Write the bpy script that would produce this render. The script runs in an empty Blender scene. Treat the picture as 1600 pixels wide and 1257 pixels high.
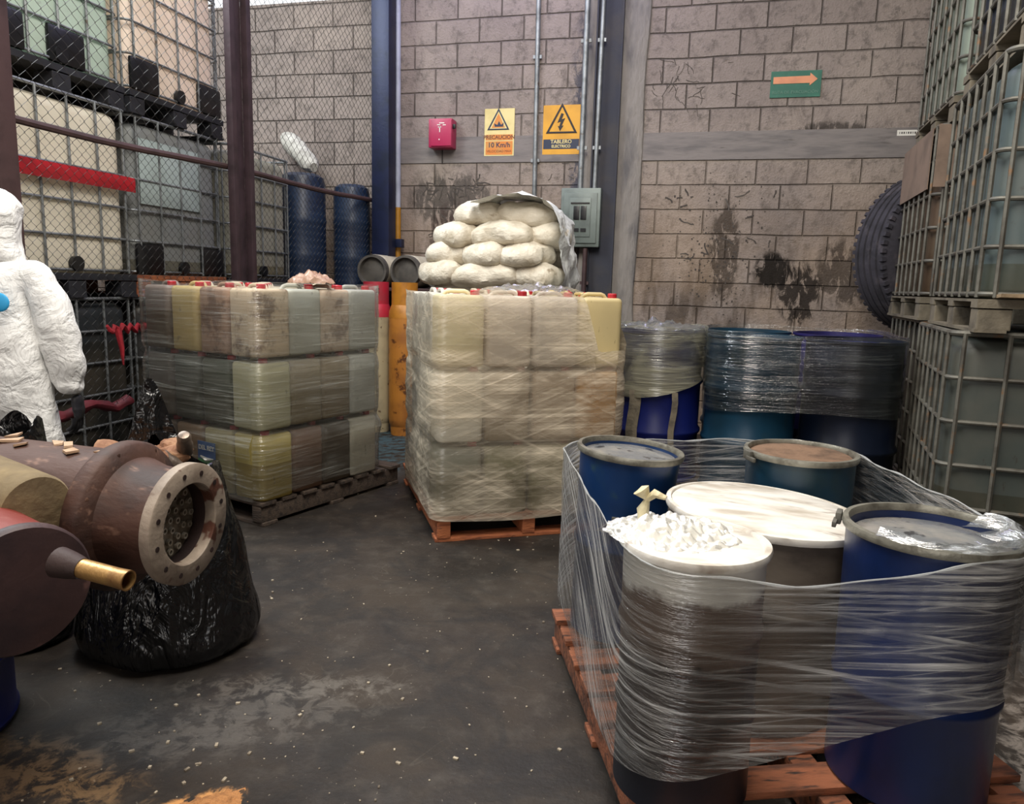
import bpy, bmesh, math, random
from mathutils import Vector, Matrix, noise
random.seed(7)
R = math.radians
C = bpy.context.scene.collection
SC = bpy.context.scene

# ------------------------------------------------------------------ camera, sky, large lights, exposure
F, H = 1150.0, 1.32
YAW, PITCH, ROLL = R(13.8), math.atan(184 / F), math.atan(.028)
fw = Vector((-math.sin(YAW) * math.cos(PITCH), math.cos(YAW) * math.cos(PITCH), -math.sin(PITCH)))
r0 = Vector((math.cos(YAW), math.sin(YAW), 0)); u0 = r0.cross(fw)
rt = r0 * math.cos(ROLL) + u0 * math.sin(ROLL); up = -r0 * math.sin(ROLL) + u0 * math.cos(ROLL)
cd = bpy.data.cameras.new('camera'); cam = bpy.data.objects.new('camera', cd); C.objects.link(cam)
cd.sensor_width = 36; cd.lens = 36 * F / 1600; cd.clip_start = .05; cd.clip_end = 200
cam.matrix_world = Matrix(((rt.x, up.x, -fw.x, 0), (rt.y, up.y, -fw.y, 0), (rt.z, up.z, -fw.z, H), (0, 0, 0, 1)))
SC.camera = cam
SC.view_settings.view_transform = 'Standard'; SC.view_settings.look = 'None'
SC.view_settings.gamma = 1; SC.view_settings.exposure = 0.3; SC.view_settings.use_curve_mapping = False

W = bpy.data.worlds.new('sky'); SC.world = W; W.use_nodes = True
bg = W.node_tree.nodes['Background']; bg.inputs[0].default_value = (.95, .97, 1, 1); bg.inputs[1].default_value = 1.1

def area(name, loc, target, sx, sy, power, col):
    l = bpy.data.lights.new(name, 'AREA'); l.shape = 'RECTANGLE'; l.size = sx; l.size_y = sy; l.energy = power; l.color = col
    o = bpy.data.objects.new(name, l); C.objects.link(o); o.location = loc
    o.rotation_euler = (Vector(target) - Vector(loc)).to_track_quat('-Z', 'Y').to_euler(); return o
area('skylight_and_added_tint', (-.5, 1.5, 4.8), (-.9, 3.0, .3), 1.5, 3.4, 235, (1, .93, .83))
area('skylight_and_added_tint', (1.5, 3.6, 4.9), (1.5, 3.6, 0), 1.0, 3.0, 18, (.95, .97, 1))
area('skylight_and_added_tint', (-4.2, 3.2, 5.0), (-4.1, 3.4, 0), 1.4, 2.6, 260, (.9, .97, 1))
area('skylight_and_added_tint', (-1.6, 6.0, 4.9), (-1.6, 6.2, 0), 2.4, .8, 36, (.66, .62, 1))  # lamp added for the purple haze on the upper wall; no skylight there
area('gate_daylight', (-.9, -2.2, 2.0), (-.9, 5, 1.0), 3.0, 2.2, 34, (1, .92, .84))

# ------------------------------------------------------------------ helpers
def lin(h):
    if isinstance(h, (tuple, list)): return tuple(h[:3]) + (1,)
    h = h.lstrip('#'); v = [int(h[i:i + 2], 16) / 255 for i in (0, 2, 4)]
    return tuple(c / 12.92 if c <= .04045 else ((c + .055) / 1.055) ** 2.4 for c in v) + (1,)

class NT:
    def __init__(s, name):
        s.m = bpy.data.materials.new(name); s.m.use_nodes = True; s.t = s.m.node_tree; s.n = s.t.nodes; s.l = s.t.links
        s.b = s.n['Principled BSDF']; s.out = s.n['Material Output']; s.tc = s.n.new('ShaderNodeTexCoord')
    def link(s, a, b): s.l.new(a, b)
    def vec(s, space='Object', scale=(1, 1, 1), rot=(0, 0, 0), loc=(0, 0, 0), jitter=False):
        mp = s.n.new('ShaderNodeMapping'); mp.inputs['Scale'].default_value = scale
        mp.inputs['Rotation'].default_value = rot; mp.inputs['Location'].default_value = loc
        src = s.tc.outputs[space]
        if jitter:
            oi = s.n.new('ShaderNodeObjectInfo'); m = s.n.new('ShaderNodeMath'); m.operation = 'MULTIPLY'; m.inputs[1].default_value = 37.0
            s.link(oi.outputs['Random'], m.inputs[0]); ad = s.n.new('ShaderNodeVectorMath'); ad.operation = 'ADD'
            s.link(src, ad.inputs[0]); s.link(m.outputs[0], ad.inputs[1]); src = ad.outputs[0]
        s.link(src, mp.inputs['Vector']); return mp.outputs[0]
    def rotscale(s, rot, sc):
        a = s.n.new('ShaderNodeMapping'); a.inputs['Rotation'].default_value = (0, 0, rot); s.link(s.tc.outputs['UV'], a.inputs[0])
        b = s.n.new('ShaderNodeMapping'); b.inputs['Scale'].default_value = sc; b.inputs['Location'].default_value = (rot * 40, 3, 0); s.link(a.outputs[0], b.inputs[0]); return b.outputs[0]
    def noise(s, v, scale=5, detail=4, rough=.55, dist=0):
        n = s.n.new('ShaderNodeTexNoise'); n.inputs['Scale'].default_value = scale; n.inputs['Detail'].default_value = detail
        n.inputs['Roughness'].default_value = rough; n.inputs['Distortion'].default_value = dist
        s.link(v, n.inputs['Vector']); return n.outputs['Fac']
    def ramp(s, v, a, b, lo=0., hi=1.):
        n = s.n.new('ShaderNodeMapRange'); n.inputs[1].default_value = a; n.inputs[2].default_value = b
        n.inputs[3].default_value = lo; n.inputs[4].default_value = hi; n.interpolation_type = 'SMOOTHSTEP'
        s.link(v, n.inputs[0]); return n.outputs[0]
    def math(s, op, a, b=None):
        n = s.n.new('ShaderNodeMath'); n.operation = op
        for i, x in enumerate((a, b)):
            if x is None: continue
            if isinstance(x, (int, float)): n.inputs[i].default_value = x
            else: s.link(x, n.inputs[i])
        return n.outputs[0]
    def mix(s, f, a, b):
        n = s.n.new('ShaderNodeMix'); n.data_type = 'RGBA'
        for i, x in ((0, f), (6, a), (7, b)):
            if isinstance(x, (int, float)): n.inputs[i].default_value = x
            elif isinstance(x, (tuple, list)): n.inputs[i].default_value = x
            else: s.link(x, n.inputs[i])
        return n.outputs[2]
    def bump(s, h, strength=.3, dist=.01):
        n = s.n.new('ShaderNodeBump'); n.inputs['Strength'].default_value = strength; n.inputs['Distance'].default_value = dist
        s.link(h, n.inputs['Height']); return n.outputs[0]
    def fin(s, col=None, rough=.6, metal=0, normal=None, spec=None):
        if col is not None:
            if isinstance(col, tuple): s.b.inputs['Base Color'].default_value = col
            else: s.link(col, s.b.inputs['Base Color'])
        if isinstance(rough, (int, float)): s.b.inputs['Roughness'].default_value = rough
        else: s.link(rough, s.b.inputs['Roughness'])
        s.b.inputs['Metallic'].default_value = metal
        if spec is not None: s.b.inputs['Specular IOR Level'].default_value = spec
        if normal is not None: s.link(normal, s.b.inputs['Normal'])
        return s.m

_mc = {}
def mat(name, c1, c2=None, rough=.6, metal=0, scale=8, amt=(.4, .7), bump=.2, stretch=(1, 1, 1), spec=.5, c3=None, s3=25, a3=(.62, .72), bd=.01):
    if name in _mc: return _mc[name]
    t = NT(name); v = t.vec(scale=stretch, jitter=True); n = t.noise(v, scale, 5)
    col = lin(c1)
    if c2: col = t.mix(t.ramp(n, *amt), lin(c1), lin(c2))
    if c3:
        n3 = t.noise(v, s3, 3, .6); col = t.mix(t.ramp(n3, *a3), col, lin(c3))
    nb = t.noise(v, scale * 4, 4)
    _mc[name] = t.fin(col, rough, metal, t.bump(nb, bump, bd) if bump else None, spec)
    return _mc[name]

def film_mat(name, base, amt, tint='#e9ecec', dens=45, lo=.47, hi=.72, rot=.12, rough=.2, shine=.16, stretch=1.2):
    t = NT(name); t.n.remove(t.b)
    a = t.noise(t.vec('UV', (stretch, dens, 1)), 1, 4, .6, .25)
    b = t.noise(t.rotscale(rot, (stretch, dens * .8, 1)), 1, 4, .6, .15); d_ = t.noise(t.rotscale(-rot * .8, (stretch, dens * 1.2, 1)), 1, 3, .6, .15)
    c = t.noise(t.vec('UV', (2.2, 3.2, 1)), 1, 3, .6, .8)
    st = t.math('MAXIMUM', t.math('MAXIMUM', t.ramp(a, lo, hi), t.ramp(b, lo + .04, hi + .04)), t.ramp(d_, lo + .06, hi + .06))
    patch = t.ramp(c, .32, .68, .25, 1.25)
    fac = t.math('ADD', t.math('MULTIPLY', t.math('MULTIPLY', st, patch), amt), t.math('MULTIPLY', patch, base)); fac = t.math('MINIMUM', fac, .96)
    nrm = t.bump(t.math('ADD', t.math('ADD', a, b), d_), 1.0, .005)
    tr = t.n.new('ShaderNodeBsdfTransparent'); tr.inputs[0].default_value = (.96, .97, .96, 1)
    gl = t.n.new('ShaderNodeBsdfGlossy'); gl.inputs['Roughness'].default_value = rough; t.link(nrm, gl.inputs['Normal'])
    lw = t.n.new('ShaderNodeFresnel'); lw.inputs[0].default_value = 1.35; t.link(nrm, lw.inputs['Normal'])
    m1 = t.n.new('ShaderNodeMixShader'); t.link(t.math('MINIMUM', t.math('ADD', lw.outputs[0], shine), .8), m1.inputs[0]); t.link(tr.outputs[0], m1.inputs[1]); t.link(gl.outputs[0], m1.inputs[2])
    df = t.n.new('ShaderNodeBsdfDiffuse'); df.inputs[0].default_value = lin(tint); t.link(nrm, df.inputs['Normal'])
    tl = t.n.new('ShaderNodeBsdfTranslucent'); tl.inputs[0].default_value = lin(tint)
    m2 = t.n.new('ShaderNodeMixShader'); m2.inputs[0].default_value = .4; t.link(df.outputs[0], m2.inputs[1]); t.link(tl.outputs[0], m2.inputs[2])
    m4 = t.n.new('ShaderNodeMixShader'); m4.inputs[0].default_value = shine; t.link(m2.outputs[0], m4.inputs[1]); t.link(gl.outputs[0], m4.inputs[2])
    m3 = t.n.new('ShaderNodeMixShader'); t.link(fac, m3.inputs[0]); t.link(m1.outputs[0], m3.inputs[1]); t.link(m4.outputs[0], m3.inputs[2])
    t.link(m3.outputs[0], t.out.inputs[0]); return t.m

class G:
    """collects shapes into one mesh"""
    def __init__(s): s.b = bmesh.new(); s.uv = None
    def box(s, c, d, rz=0, M=None, bev=0):
        r = bmesh.ops.create_cube(s.b, size=1); vs = r['verts']
        X = Matrix.Translation(c) @ Matrix.Rotation(rz, 4, 'Z') @ Matrix.Diagonal((*d, 1))
        if M: X = M @ X
        bmesh.ops.transform(s.b, matrix=X, verts=vs)
        if bev:
            es = list({e for v in vs for e in v.link_edges})
            bmesh.ops.bevel(s.b, geom=es, offset=bev, segments=2, affect='EDGES', profile=.6)
        return s
    def tube(s, pts, r, n=8, close=False, cap=True):
        pts = [Vector(p) for p in pts]; N = len(pts); rings = []; prev = None
        for i, p in enumerate(pts):
            if close: d = pts[(i + 1) % N] - pts[i - 1]
            else: d = pts[min(i + 1, N - 1)] - pts[max(i - 1, 0)]
            d.normalize()
            if prev is None:
                a = Vector((0, 0, 1)) if abs(d.z) < .9 else Vector((1, 0, 0)); x = d.cross(a).normalized()
            else: x = (prev - d * prev.dot(d)).normalized()
            prev = x; y = d.cross(x); rr = r[i] if isinstance(r, (list, tuple)) else r
            rings.append([s.b.verts.new(p + (x * math.cos(2 * math.pi * k / n) + y * math.sin(2 * math.pi * k / n)) * rr) for k in range(n)])
        for i in range(N if close else N - 1):
            A, B = rings[i], rings[(i + 1) % N]
            for k in range(n): s.b.faces.new((A[k], A[(k + 1) % n], B[(k + 1) % n], B[k]))
        if cap and not close: s.b.faces.new(rings[0][::-1]); s.b.faces.new(rings[-1])
        return s
    def lathe(s, prof, n=32, M=None, jag=None):
        rings = []
        for (r, z) in prof:
            if r < 1e-5: rings.append([s.b.verts.new((0, 0, z))]); continue
            rings.append([s.b.verts.new((r * math.cos(2 * math.pi * k / n), r * math.sin(2 * math.pi * k / n), z)) for k in range(n)])
        for A, B in zip(rings, rings[1:]):
            for k in range(n):
                k2 = (k + 1) % n
                if len(A) == 1 and len(B) == 1: continue
                if len(A) == 1: s.b.faces.new((A[0], B[k2], B[k]))
                elif len(B) == 1: s.b.faces.new((A[k], A[k2], B[0]))
                else: s.b.faces.new((A[k], A[k2], B[k2], B[k]))
        if M: bmesh.ops.transform(s.b, matrix=M, verts=[v for r in rings for v in r])
        return s
    def grid(s, rows, close=False, uvs=None):
        V = [[s.b.verts.new(p) for p in row] for row in rows]; n = len(V[0])
        ul = s.b.loops.layers.uv.verify() if uvs else None
        for i in range(len(V) - 1):
            for k in range(n if close else n - 1):
                k2 = (k + 1) % n
                try: f = s.b.faces.new((V[i][k], V[i][k2], V[i + 1][k2], V[i + 1][k]))
                except ValueError: continue
                if ul:
                    for lp, (a, b_) in zip(f.loops, ((i, k), (i, k + 1), (i + 1, k + 1), (i + 1, k))): lp[ul].uv = uvs[a][b_]
        return s
    def poly(s, pts, y0, y1, M=None):
        a = [s.b.verts.new((p[0], y0, p[1])) for p in pts]; b = [s.b.verts.new((p[0], y1, p[1])) for p in pts]
        s.b.faces.new(a); s.b.faces.new(b[::-1]); n = len(pts)
        for i in range(n): s.b.faces.new((a[i], b[i], b[(i + 1) % n], a[(i + 1) % n]))
        if M: bmesh.ops.transform(s.b, matrix=M, verts=a + b)
        return s
    def jitter(s, amp, sc, seed=0):
        for v in s.b.verts:
            v.co += noise.noise_vector(v.co * sc + Vector((seed, seed * 2, 0))) * amp
        return s
    def ob(s, name, m, parent=None, smooth=True, loc=(0, 0, 0), rz=0, ang=40):
        bmesh.ops.recalc_face_normals(s.b, faces=s.b.faces[:])
        me = bpy.data.meshes.new(name); s.b.to_mesh(me); s.b.free(); me.materials.append(m)
        o = bpy.data.objects.new(name, me); C.objects.link(o); o.location = loc; o.rotation_euler.z = rz
        if parent: o.parent = parent
        if smooth:
            me.shade_smooth()
            try: me.set_sharp_from_angle(angle=R(ang))
            except Exception: pass
        return o

def tag(o, label=None, cat=None, group=None, kind=None):
    if label: o['label'] = label
    if cat: o['category'] = cat
    if group: o['group'] = group
    if kind: o['kind'] = kind
    return o
def empty(name, loc=(0, 0, 0), rz=0):
    o = bpy.data.objects.new(name, None); o.empty_display_size = .1; C.objects.link(o); o.location = loc; o.rotation_euler.z = rz; return o
def copy_tree(o, parent=None):
    c = o.copy(); C.objects.link(c); c.parent = parent
    for ch in list(o.children): copy_tree(ch, c)
    return c
def text(s, loc, size, m, parent, name='lettering', rot=(R(90), 0, 0), ext=.0008, bold=0):
    cu = bpy.data.curves.new(name, 'FONT'); cu.body = s; cu.size = size; cu.align_x = 'CENTER'; cu.align_y = 'CENTER'; cu.extrude = ext; cu.offset = bold
    cu.materials.append(m); o = bpy.data.objects.new(name, cu); C.objects.link(o); bpy.context.view_layer.update(); me = bpy.data.meshes.new_from_object(o); C.objects.unlink(o); bpy.data.objects.remove(o); o = bpy.data.objects.new(name, me); C.objects.link(o)
    o.location = loc; o.rotation_euler = rot; o.parent = parent; return o
def fbm(p, oct=3):
    return noise.fractal(Vector(p), 1.0, 2.0, oct)

WY = 6.9
# ------------------------------------------------------------------ setting
t = NT('stained_concrete_floor'); v = t.vec(); n1 = t.noise(v, 1.3, 6, .6, .3); n2 = t.noise(v, 9, 6, .65); n3 = t.noise(v, 60, 3)
c = t.mix(t.ramp(n1, .35, .65), lin('#1a140f'), lin('#31281f')); c = t.mix(t.ramp(n2, .45, .75, 0, .55), c, lin('#433d36')); c = t.mix(t.ramp(n3, .68, .74), c, lin('#837a6c'))
nl = t.noise(t.vec(scale=(1, 1, 1)), 2.4, 2, .5, 1.5); crack = t.ramp(t.math('ABSOLUTE', t.math('SUBTRACT', nl, .5)), 0, .006, 1, 0); c = t.mix(t.math('MULTIPLY', t.math('MULTIPLY', crack, t.ramp(n1, .5, .62)), .3), c, lin('#5b554c')); nm_ = t.noise(v, 3.3, 5, .65, .8); c = t.mix(t.ramp(nm_, .42, .62, 0, .65), c, lin('#14110f'))
def stain(cx, cy, rx, ry, rot, col, amt, th=(.2, .6)):
    global c
    mp = t.n.new('ShaderNodeMapping'); mp.vector_type = 'TEXTURE'; mp.inputs['Location'].default_value = (cx, cy, 0); mp.inputs['Rotation'].default_value = (0, 0, rot); mp.inputs['Scale'].default_value = (rx, ry, 1)
    t.link(t.tc.outputs['Object'], mp.inputs[0]); g = t.n.new('ShaderNodeTexGradient'); g.gradient_type = 'SPHERICAL'; t.link(mp.outputs[0], g.inputs[0])
    f = t.math('MULTIPLY', g.outputs['Fac'], t.ramp(t.noise(v, 14, 6, .7, .5), .35, .65)); f = t.ramp(f, th[0] * .5, th[1], 0, amt); c = t.mix(f, c, lin(col))
stain(-1.6, 1.42, .5, .2, -.1, '#7d6242', .7); stain(-1.15, 1.42, .16, .07, .8, '#c08a52', 1, (.05, .3)); stain(-1.3, 1.75, .8, .25, .6, '#5d5750', .4)
stain(-1.4, 1.25, .35, .1, .5, '#85807a', .7); stain(.9, 1.5, .9, .9, 0, '#8a8178', .9); stain(1.2, 2.2, .5, .8, 0, '#8a8178', .7)
stain(-1.2, 2.0, .6, .12, .3, '#6d675f', .4); stain(-2.4, 5.6, 1.4, 1.6, 0, '#40606a', .55)
t.fin(c, t.ramp(n1, .3, .7, .5, .8), 0, t.bump(t.math('ADD', n2, t.math('MULTIPLY', n3, .4)), .35, .01), .4); m_floor = t.m
tag(G().box((0, 2.2, -.05), (12, 12, .1)).ob('floor', m_floor, smooth=False), kind='structure')

t = NT('grey_block_wall')
sp = t.n.new('ShaderNodeSeparateXYZ'); t.link(t.tc.outputs['Object'], sp.inputs[0]); cb = t.n.new('ShaderNodeCombineXYZ')
wob = t.noise(t.vec(), 1.7, 2); zz = t.math('ADD', t.math('ADD', sp.outputs[2], -2.44 + .2127 * 20), t.math('MULTIPLY', t.math('SUBTRACT', wob, .5), .03))
t.link(sp.outputs[0], cb.inputs[0]); t.link(zz, cb.inputs[1])
br = t.n.new('ShaderNodeTexBrick'); br.offset = .5; br.squash = 1; t.link(cb.outputs[0], br.inputs[0])
for k, vv in (('Scale', 1), ('Mortar Size', .009), ('Mortar Smooth', .8), ('Bias', -.2), ('Brick Width', .42), ('Row Height', .2127)): br.inputs[k].default_value = vv
br.inputs['Color1'].default_value = lin('#8b8079'); br.inputs['Color2'].default_value = lin('#80756f'); br.inputs['Mortar'].default_value = lin('#5a524c')
n1 = t.noise(t.vec(), 1.1, 5, .6, .3); n2 = t.noise(t.vec(), 14, 5, .7); n3 = t.noise(t.vec(scale=(1, 1, .25)), 5, 5, .6)
c = t.mix(t.ramp(n1, .4, .7, 0, .5), br.outputs[0], lin('#a3968a')); c = t.mix(t.ramp(n2, .5, .7, 0, .6), c, lin('#56504b')); n4 = t.noise(t.vec(scale=(1.3, 1, .8)), 4.5, 6, .75, .7); c = t.mix(t.ramp(n4, .5, .68, 0, .55), c, lin('#5a524d'))
low = t.ramp(sp.outputs[2], 2.3, 1.2, 0, 1)
c = t.mix(t.math('MULTIPLY', low, t.ramp(n3, .45, .62, 0, .75)), c, lin('#3d332b')); c = t.mix(t.math('MULTIPLY', t.ramp(sp.outputs[2], 2.6, 1.6, 0, .45), t.ramp(n1, .3, .6)), c, lin('#96806a'))
def wstain(cx, cz, rx, rz, col, amt):
    global c
    mp = t.n.new('ShaderNodeMapping'); mp.vector_type = 'TEXTURE'; mp.inputs['Location'].default_value = (cx, WY, cz); mp.inputs['Scale'].default_value = (rx, 5, rz)
    t.link(t.tc.outputs['Object'], mp.inputs[0]); g = t.n.new('ShaderNodeTexGradient'); g.gradient_type = 'SPHERICAL'; t.link(mp.outputs[0], g.inputs[0])
    f = t.ramp(t.math('MULTIPLY', g.outputs[0], t.ramp(t.noise(t.vec(scale=(1.6, 1, .7)), 9, 5, .7, .6), .3, .6)), .12, .4, 0, amt); c = t.mix(f, c, lin(col))
wstain(.62, 1.5, .22, .22, '#17130f', .95); wstain(.85, 1.3, .25, .4, '#1b1613', .9); wstain(.2, 1.65, .18, .6, '#3c332b', .8); wstain(1.25, 1.5, .4, .4, '#28211c', .7)
wstain(-2.35, 2.1, .6, .35, '#3a3733', .7); wstain(-2.3, 1.7, .4, .5, '#3e2f2a', .7); wstain(-.9, 2.6, .45, 2.4, '#3c3f4b', .85); wstain(1.0, 2.65, .45, .12, '#38332f', .8); wstain(-1.2, 1.5, .5, .4, '#3e3732', .6)
hb = t.math('ADD', t.math('MULTIPLY', br.outputs['Fac'], -1.2), t.math('ADD', t.math('MULTIPLY', n2, .8), t.math('MULTIPLY', t.noise(t.vec(), 60, 3), .35)))
m_wall = t.fin(c, .9, 0, t.bump(hb, .9, .016), .2)
g = G().box((1.6, WY + .1, 2.75), (9.1, .2, 5.5)).box((-4.45, WY + .1, 1.98), (3.0, .2, 3.96))
tag(g.ob('wall_back', m_wall, smooth=False), kind='structure')
tag(G().box((6.0, 2.4, 2.75), (.2, 9.4, 5.5)).ob('wall_right', m_wall, smooth=False), kind='structure')
tag(G().box((-6.05, 2.4, 1.6), (.2, 9.4, 3.2)).ob('wall_left', m_wall, smooth=False), kind='structure')
tag(G().box((-3.4, -2.5, 2.75), (5.0, .2, 5.5)).box((3.4, -2.5, 2.75), (5.4, .2, 5.5)).box((-.1, -2.5, 4.2), (1.7, .2, 2.6)).ob('wall_front', m_wall, smooth=False), kind='structure')
m_band = mat('smooth_tie_beam_concrete', '#7d7672', '#686361', .85, scale=5, bump=.3, stretch=(.6, 1, 3), c3='#5a5450', s3=9, a3=(.6, .8))
tag(G().box((1.6, WY - .002, 2.56), (9.1, .012, .235)).jitter(.003, 3).ob('trim_1', m_band, smooth=False), kind='structure')
m_ren = mat('smeared_render', '#857f79', '#5f5c5c', .9, scale=4, bump=.6, stretch=(2, 1, .6), bd=.02)
g = G()
rows = []
for i in range(60):
    z = i * 5.4 / 59; rows.append([(x + noise.noise(Vector((x * 3, z * 2, 5))) * .03, WY - y + noise.noise(Vector((x * 9, z * 5, 1))) * .006, z) for x, y in ((-1.1, 0.0), (-1.09, .025), (-1.0, .03), (-.82, .03), (-.74, .028), (-.6, .03), (-.57, .02), (-.56, 0))])
g.grid(rows); tag(g.ob('trim_2', m_ren), kind='structure')
m_roof = mat('dark_roof_sheet', '#4b4b4e', '#3a3a3c', .7, scale=3)
g = G()
xs = [(-3.2, -1.8), (.1, .9), (2.2, 6.1)]
for a, b_ in xs: g.box(((a + b_) / 2, 2.3, 5.4), (b_ - a, 9.6, .08))
g.box((-.85, -1.7, 5.4), (1.9, 1.6, .08)).box((-.85, 6.4, 5.4), (1.9, 1.4, .08)).box((1.55, -.3, 5.4), (1.3, 4.4, .08)).box((1.55, 6.3, 5.4), (1.3, 1.6, .08))
tag(g.ob('ceiling', m_roof, smooth=False), kind='structure')

# ------------------------------------------------------------------ common materials
m_dsteel = mat('dark_navy_painted_steel', '#23283a', '#1a1e2c', .45, .3, scale=6, bump=.1)
m_galv = mat('galvanised_steel', '#8d9193', '#6c6f70', .45, .6, scale=10, bump=.15, c3='#5d5146', s3=14, a3=(.6, .75))
m_galvd = mat('dirty_galvanised_cage', '#64625a', '#48443d', .55, .35, scale=8, bump=.2, c3='#7a5a3c', s3=12, a3=(.6, .75))
m_rust = mat('brown_primer_steel', '#4a3636', '#3a2a2a', .6, .2, scale=7, bump=.2)
m_wire = mat('dull_fence_wire', '#2e2b2a', '#201e1c', .55, .3, scale=10, bump=0)
m_black = mat('black_plastic', '#0d0e11', '#17181b', .35, scale=6, bump=.1)
m_white = mat('white_paint', '#dedbd2', '#c9c4b8', .5, scale=9, bump=.05)
m_red = mat('red_plastic', '#b0202a', '#8d1b24', .4, scale=6, bump=.05)
m_ink = mat('dark_ink', '#2b2624', None, .7, bump=0)
m_woodd = mat('old_dark_pallet_wood', '#4a3d33', '#2c241f', .85, scale=6, bump=.6, stretch=(1, 6, 6))
m_woodo = mat('orange_pallet_wood', '#a4603a', '#7c432a', .8, scale=5, bump=.5, stretch=(1.5, 6, 6), c3='#3f2a20', s3=9, a3=(.6, .75))
m_woodn = mat('brown_pallet_wood', '#8a5236', '#4a2d20', .85, scale=5, bump=.5, stretch=(1.5, 6, 6), c3='#2a1e18', s3=8, a3=(.55, .72))

# ------------------------------------------------------------------ wall fixtures
o = tag(G().box((-1.0, WY - .06, 2.7), (.014, .055, 5.4)).box((-.89, WY - .045, 2.7), (.22, .014, 5.4)).box((-.78, WY - .06, 2.7), (.014, .055, 5.4)).ob('steel_column', mat('blue_grey_column_paint', '#2b2d38', '#3a3738', .75, 0, scale=3, bump=.3), smooth=False),
        'dark blue-grey steel column against the block wall behind the electrical panel', 'column')
def conduit(x0, z0, z1, r, label, m, x1=None):
    g = G().tube([(x1 if x1 is not None else x0, WY - .115 if x0 > -1.3 and x0 < -.75 else WY - r - .004, z1), (x0, WY - .115 if x0 > -1.3 and x0 < -.75 else WY - r - .004, z0)], r, 10)
    o = g.ob('conduit_pipe', m); tag(o, label, 'pipe', 'conduits on the back wall')
    for z in [z0 + .35 + k * .9 for k in range(int((z1 - z0) / .9) + 1)]:
        xx = x0 + ((x1 or x0) - x0) * (z - z0) / (z1 - z0)
        G().box((xx, WY - .105 if x0 > -1.3 and x0 < -.75 else WY - r, z), (r * 3.6, .02, .03)).ob('strap', m, o, smooth=False)
    return o
conduit(-1.53, 2.1, 5.3, .022, 'grey electrical conduit between the two yellow warning signs', m_galv, -1.56)
conduit(-.96, 2.19, 5.3, .02, 'thin bright conduit rising from the right side of the electrical panel', m_galv, -.94)
conduit(-1.09, 2.19, 5.3, .025, 'grey conduit rising from the left side of the electrical panel', m_galv)
conduit(-1.02, .1, 1.66, .022, 'brown pipe running down below the electrical panel', m_rust)
# panel
pn = empty('electrical_panel', (-1.075, WY, 1.93)); tag(pn, 'grey-green metal electrical panel box with breaker window on the block wall', 'electrical panel')
m_pan = mat('grey_green_enamel', '#6d7671', '#5a625e', .45, .2, scale=5, bump=.1)
G().box((0, -.075, 0), (.36, .15, .52), bev=.012).ob('case', m_pan, pn)
G().box((0, -.155, -.005), (.30, .014, .44), bev=.004).ob('cover', m_pan, pn)
G().box((0, -.163, .0), (.19, .012, .34), bev=.003).ob('door', m_pan, pn)
for dx in (-.032, .032): G().box((dx, -.171, .04), (.052, .01, .12), bev=.003).ob('breaker', m_black, pn)
G().box((-.03, -.171, -.11), (.05, .006, .03)).box((.035, -.171, -.11), (.05, .006, .03)).ob('switch_label', m_black, pn)
G().box((0, -.171, .125), (.17, .01, .012)).ob('latch', m_ink, pn)
# red alarm box
al = empty('alarm_box', (-2.42, WY, 2.69)); tag(al, 'small magenta-red metal alarm box on the block wall', 'alarm box')
m_mag = mat('magenta_red_enamel', '#a8234e', '#8e1c44', .4, scale=5, bump=.05)
G().box((0, -.07, 0), (.23, .14, .26), bev=.012).ob('case', m_mag, al)
G().box((.012, -.145, 0), (.2, .014, .235), bev=.004).ob('cover', m_mag, al)
G().box((.125, -.11, .06), (.03, .03, .04), bev=.005).ob('latch', m_black, al)
g = G()
for (x, z, w, h) in ((.02, .085, .05, .008), (-.01, .07, .03, .008), (.045, .068, .03, .008), (.0, .03, .008, .05), (.0, .05, .03, .008), (-.004, -.06, .01, .01)): g.box((x, -.1535, z), (w, .002, h))
for k in range(5): g.box((-.117, -.05 - .012 * (k % 2), .08 - k * .035), (.002, .03, .012))
tag(g.ob('marking', m_white, al, smooth=False), kind='stuff')
G().tube([(-.02, -.02, -.12), (-.02, -.015, -.25)], .006).ob('cable', m_ink, al)
# signs
def board(name, loc, w, h, m, label):
    o = empty(name, loc); tag(o, label, 'sign'); G().box((0, -.006, 0), (w, .008, h)).ob('board', m, o, smooth=False); return o
def tri_out(x, z, s, thick, m, parent, y=-.0125):
    g = G(); P = [(x, z + s * .56), (x - s * .5, z - s * .36), (x + s * .5, z - s * .36)]
    g.tube([(p[0], y, p[1]) for p in P], thick, 8, close=True); 
    for v_ in g.b.verts: v_.co.y = y + (v_.co.y - y) * .12
    return g.ob('triangle', m, parent)
m_yel = mat('yellow_sign', '#d59a24', '#c48c20', .45, scale=6, bump=.02)
m_cream = mat('cream_sign', '#d9c789', '#c8b676', .5, scale=6, bump=.02)
m_ora = mat('orange_sign', '#cf7b2c', '#c08a44', .5, scale=12, bump=.02)
m_nav = mat('navy_sign', '#1c2740', None, .5, bump=0)
m_brown = mat('brown_sign_print', '#6a3a22', None, .6, bump=0)
s1 = board('warning_sign', (-1.886, WY, 2.71), .285, .42, m_cream, 'cream and orange caution sign with a triangle left of the conduit')
tri_out(-.01, .095, .19, .0125, m_nav, s1); G().poly([(-.01, .17), (-.075, .04), (.055, .04)], -.011, -.0105).ob('triangle_fill', m_ora, s1)
G().poly([(-.045, .05), (-.05, .08), (-.02, .065), (-.005, .1), (.015, .065), (.04, .085), (.035, .05)], -.0125, -.0112).ob('pictogram', m_nav, s1)
G().box((0, -.0105, -.14), (.26, .002, .12)).ob('orange_panel', m_ora, s1, smooth=False); G().box((0, -.0105, -.045), (.26, .002, .05)).ob('orange_band', m_ora, s1, smooth=False)
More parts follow.
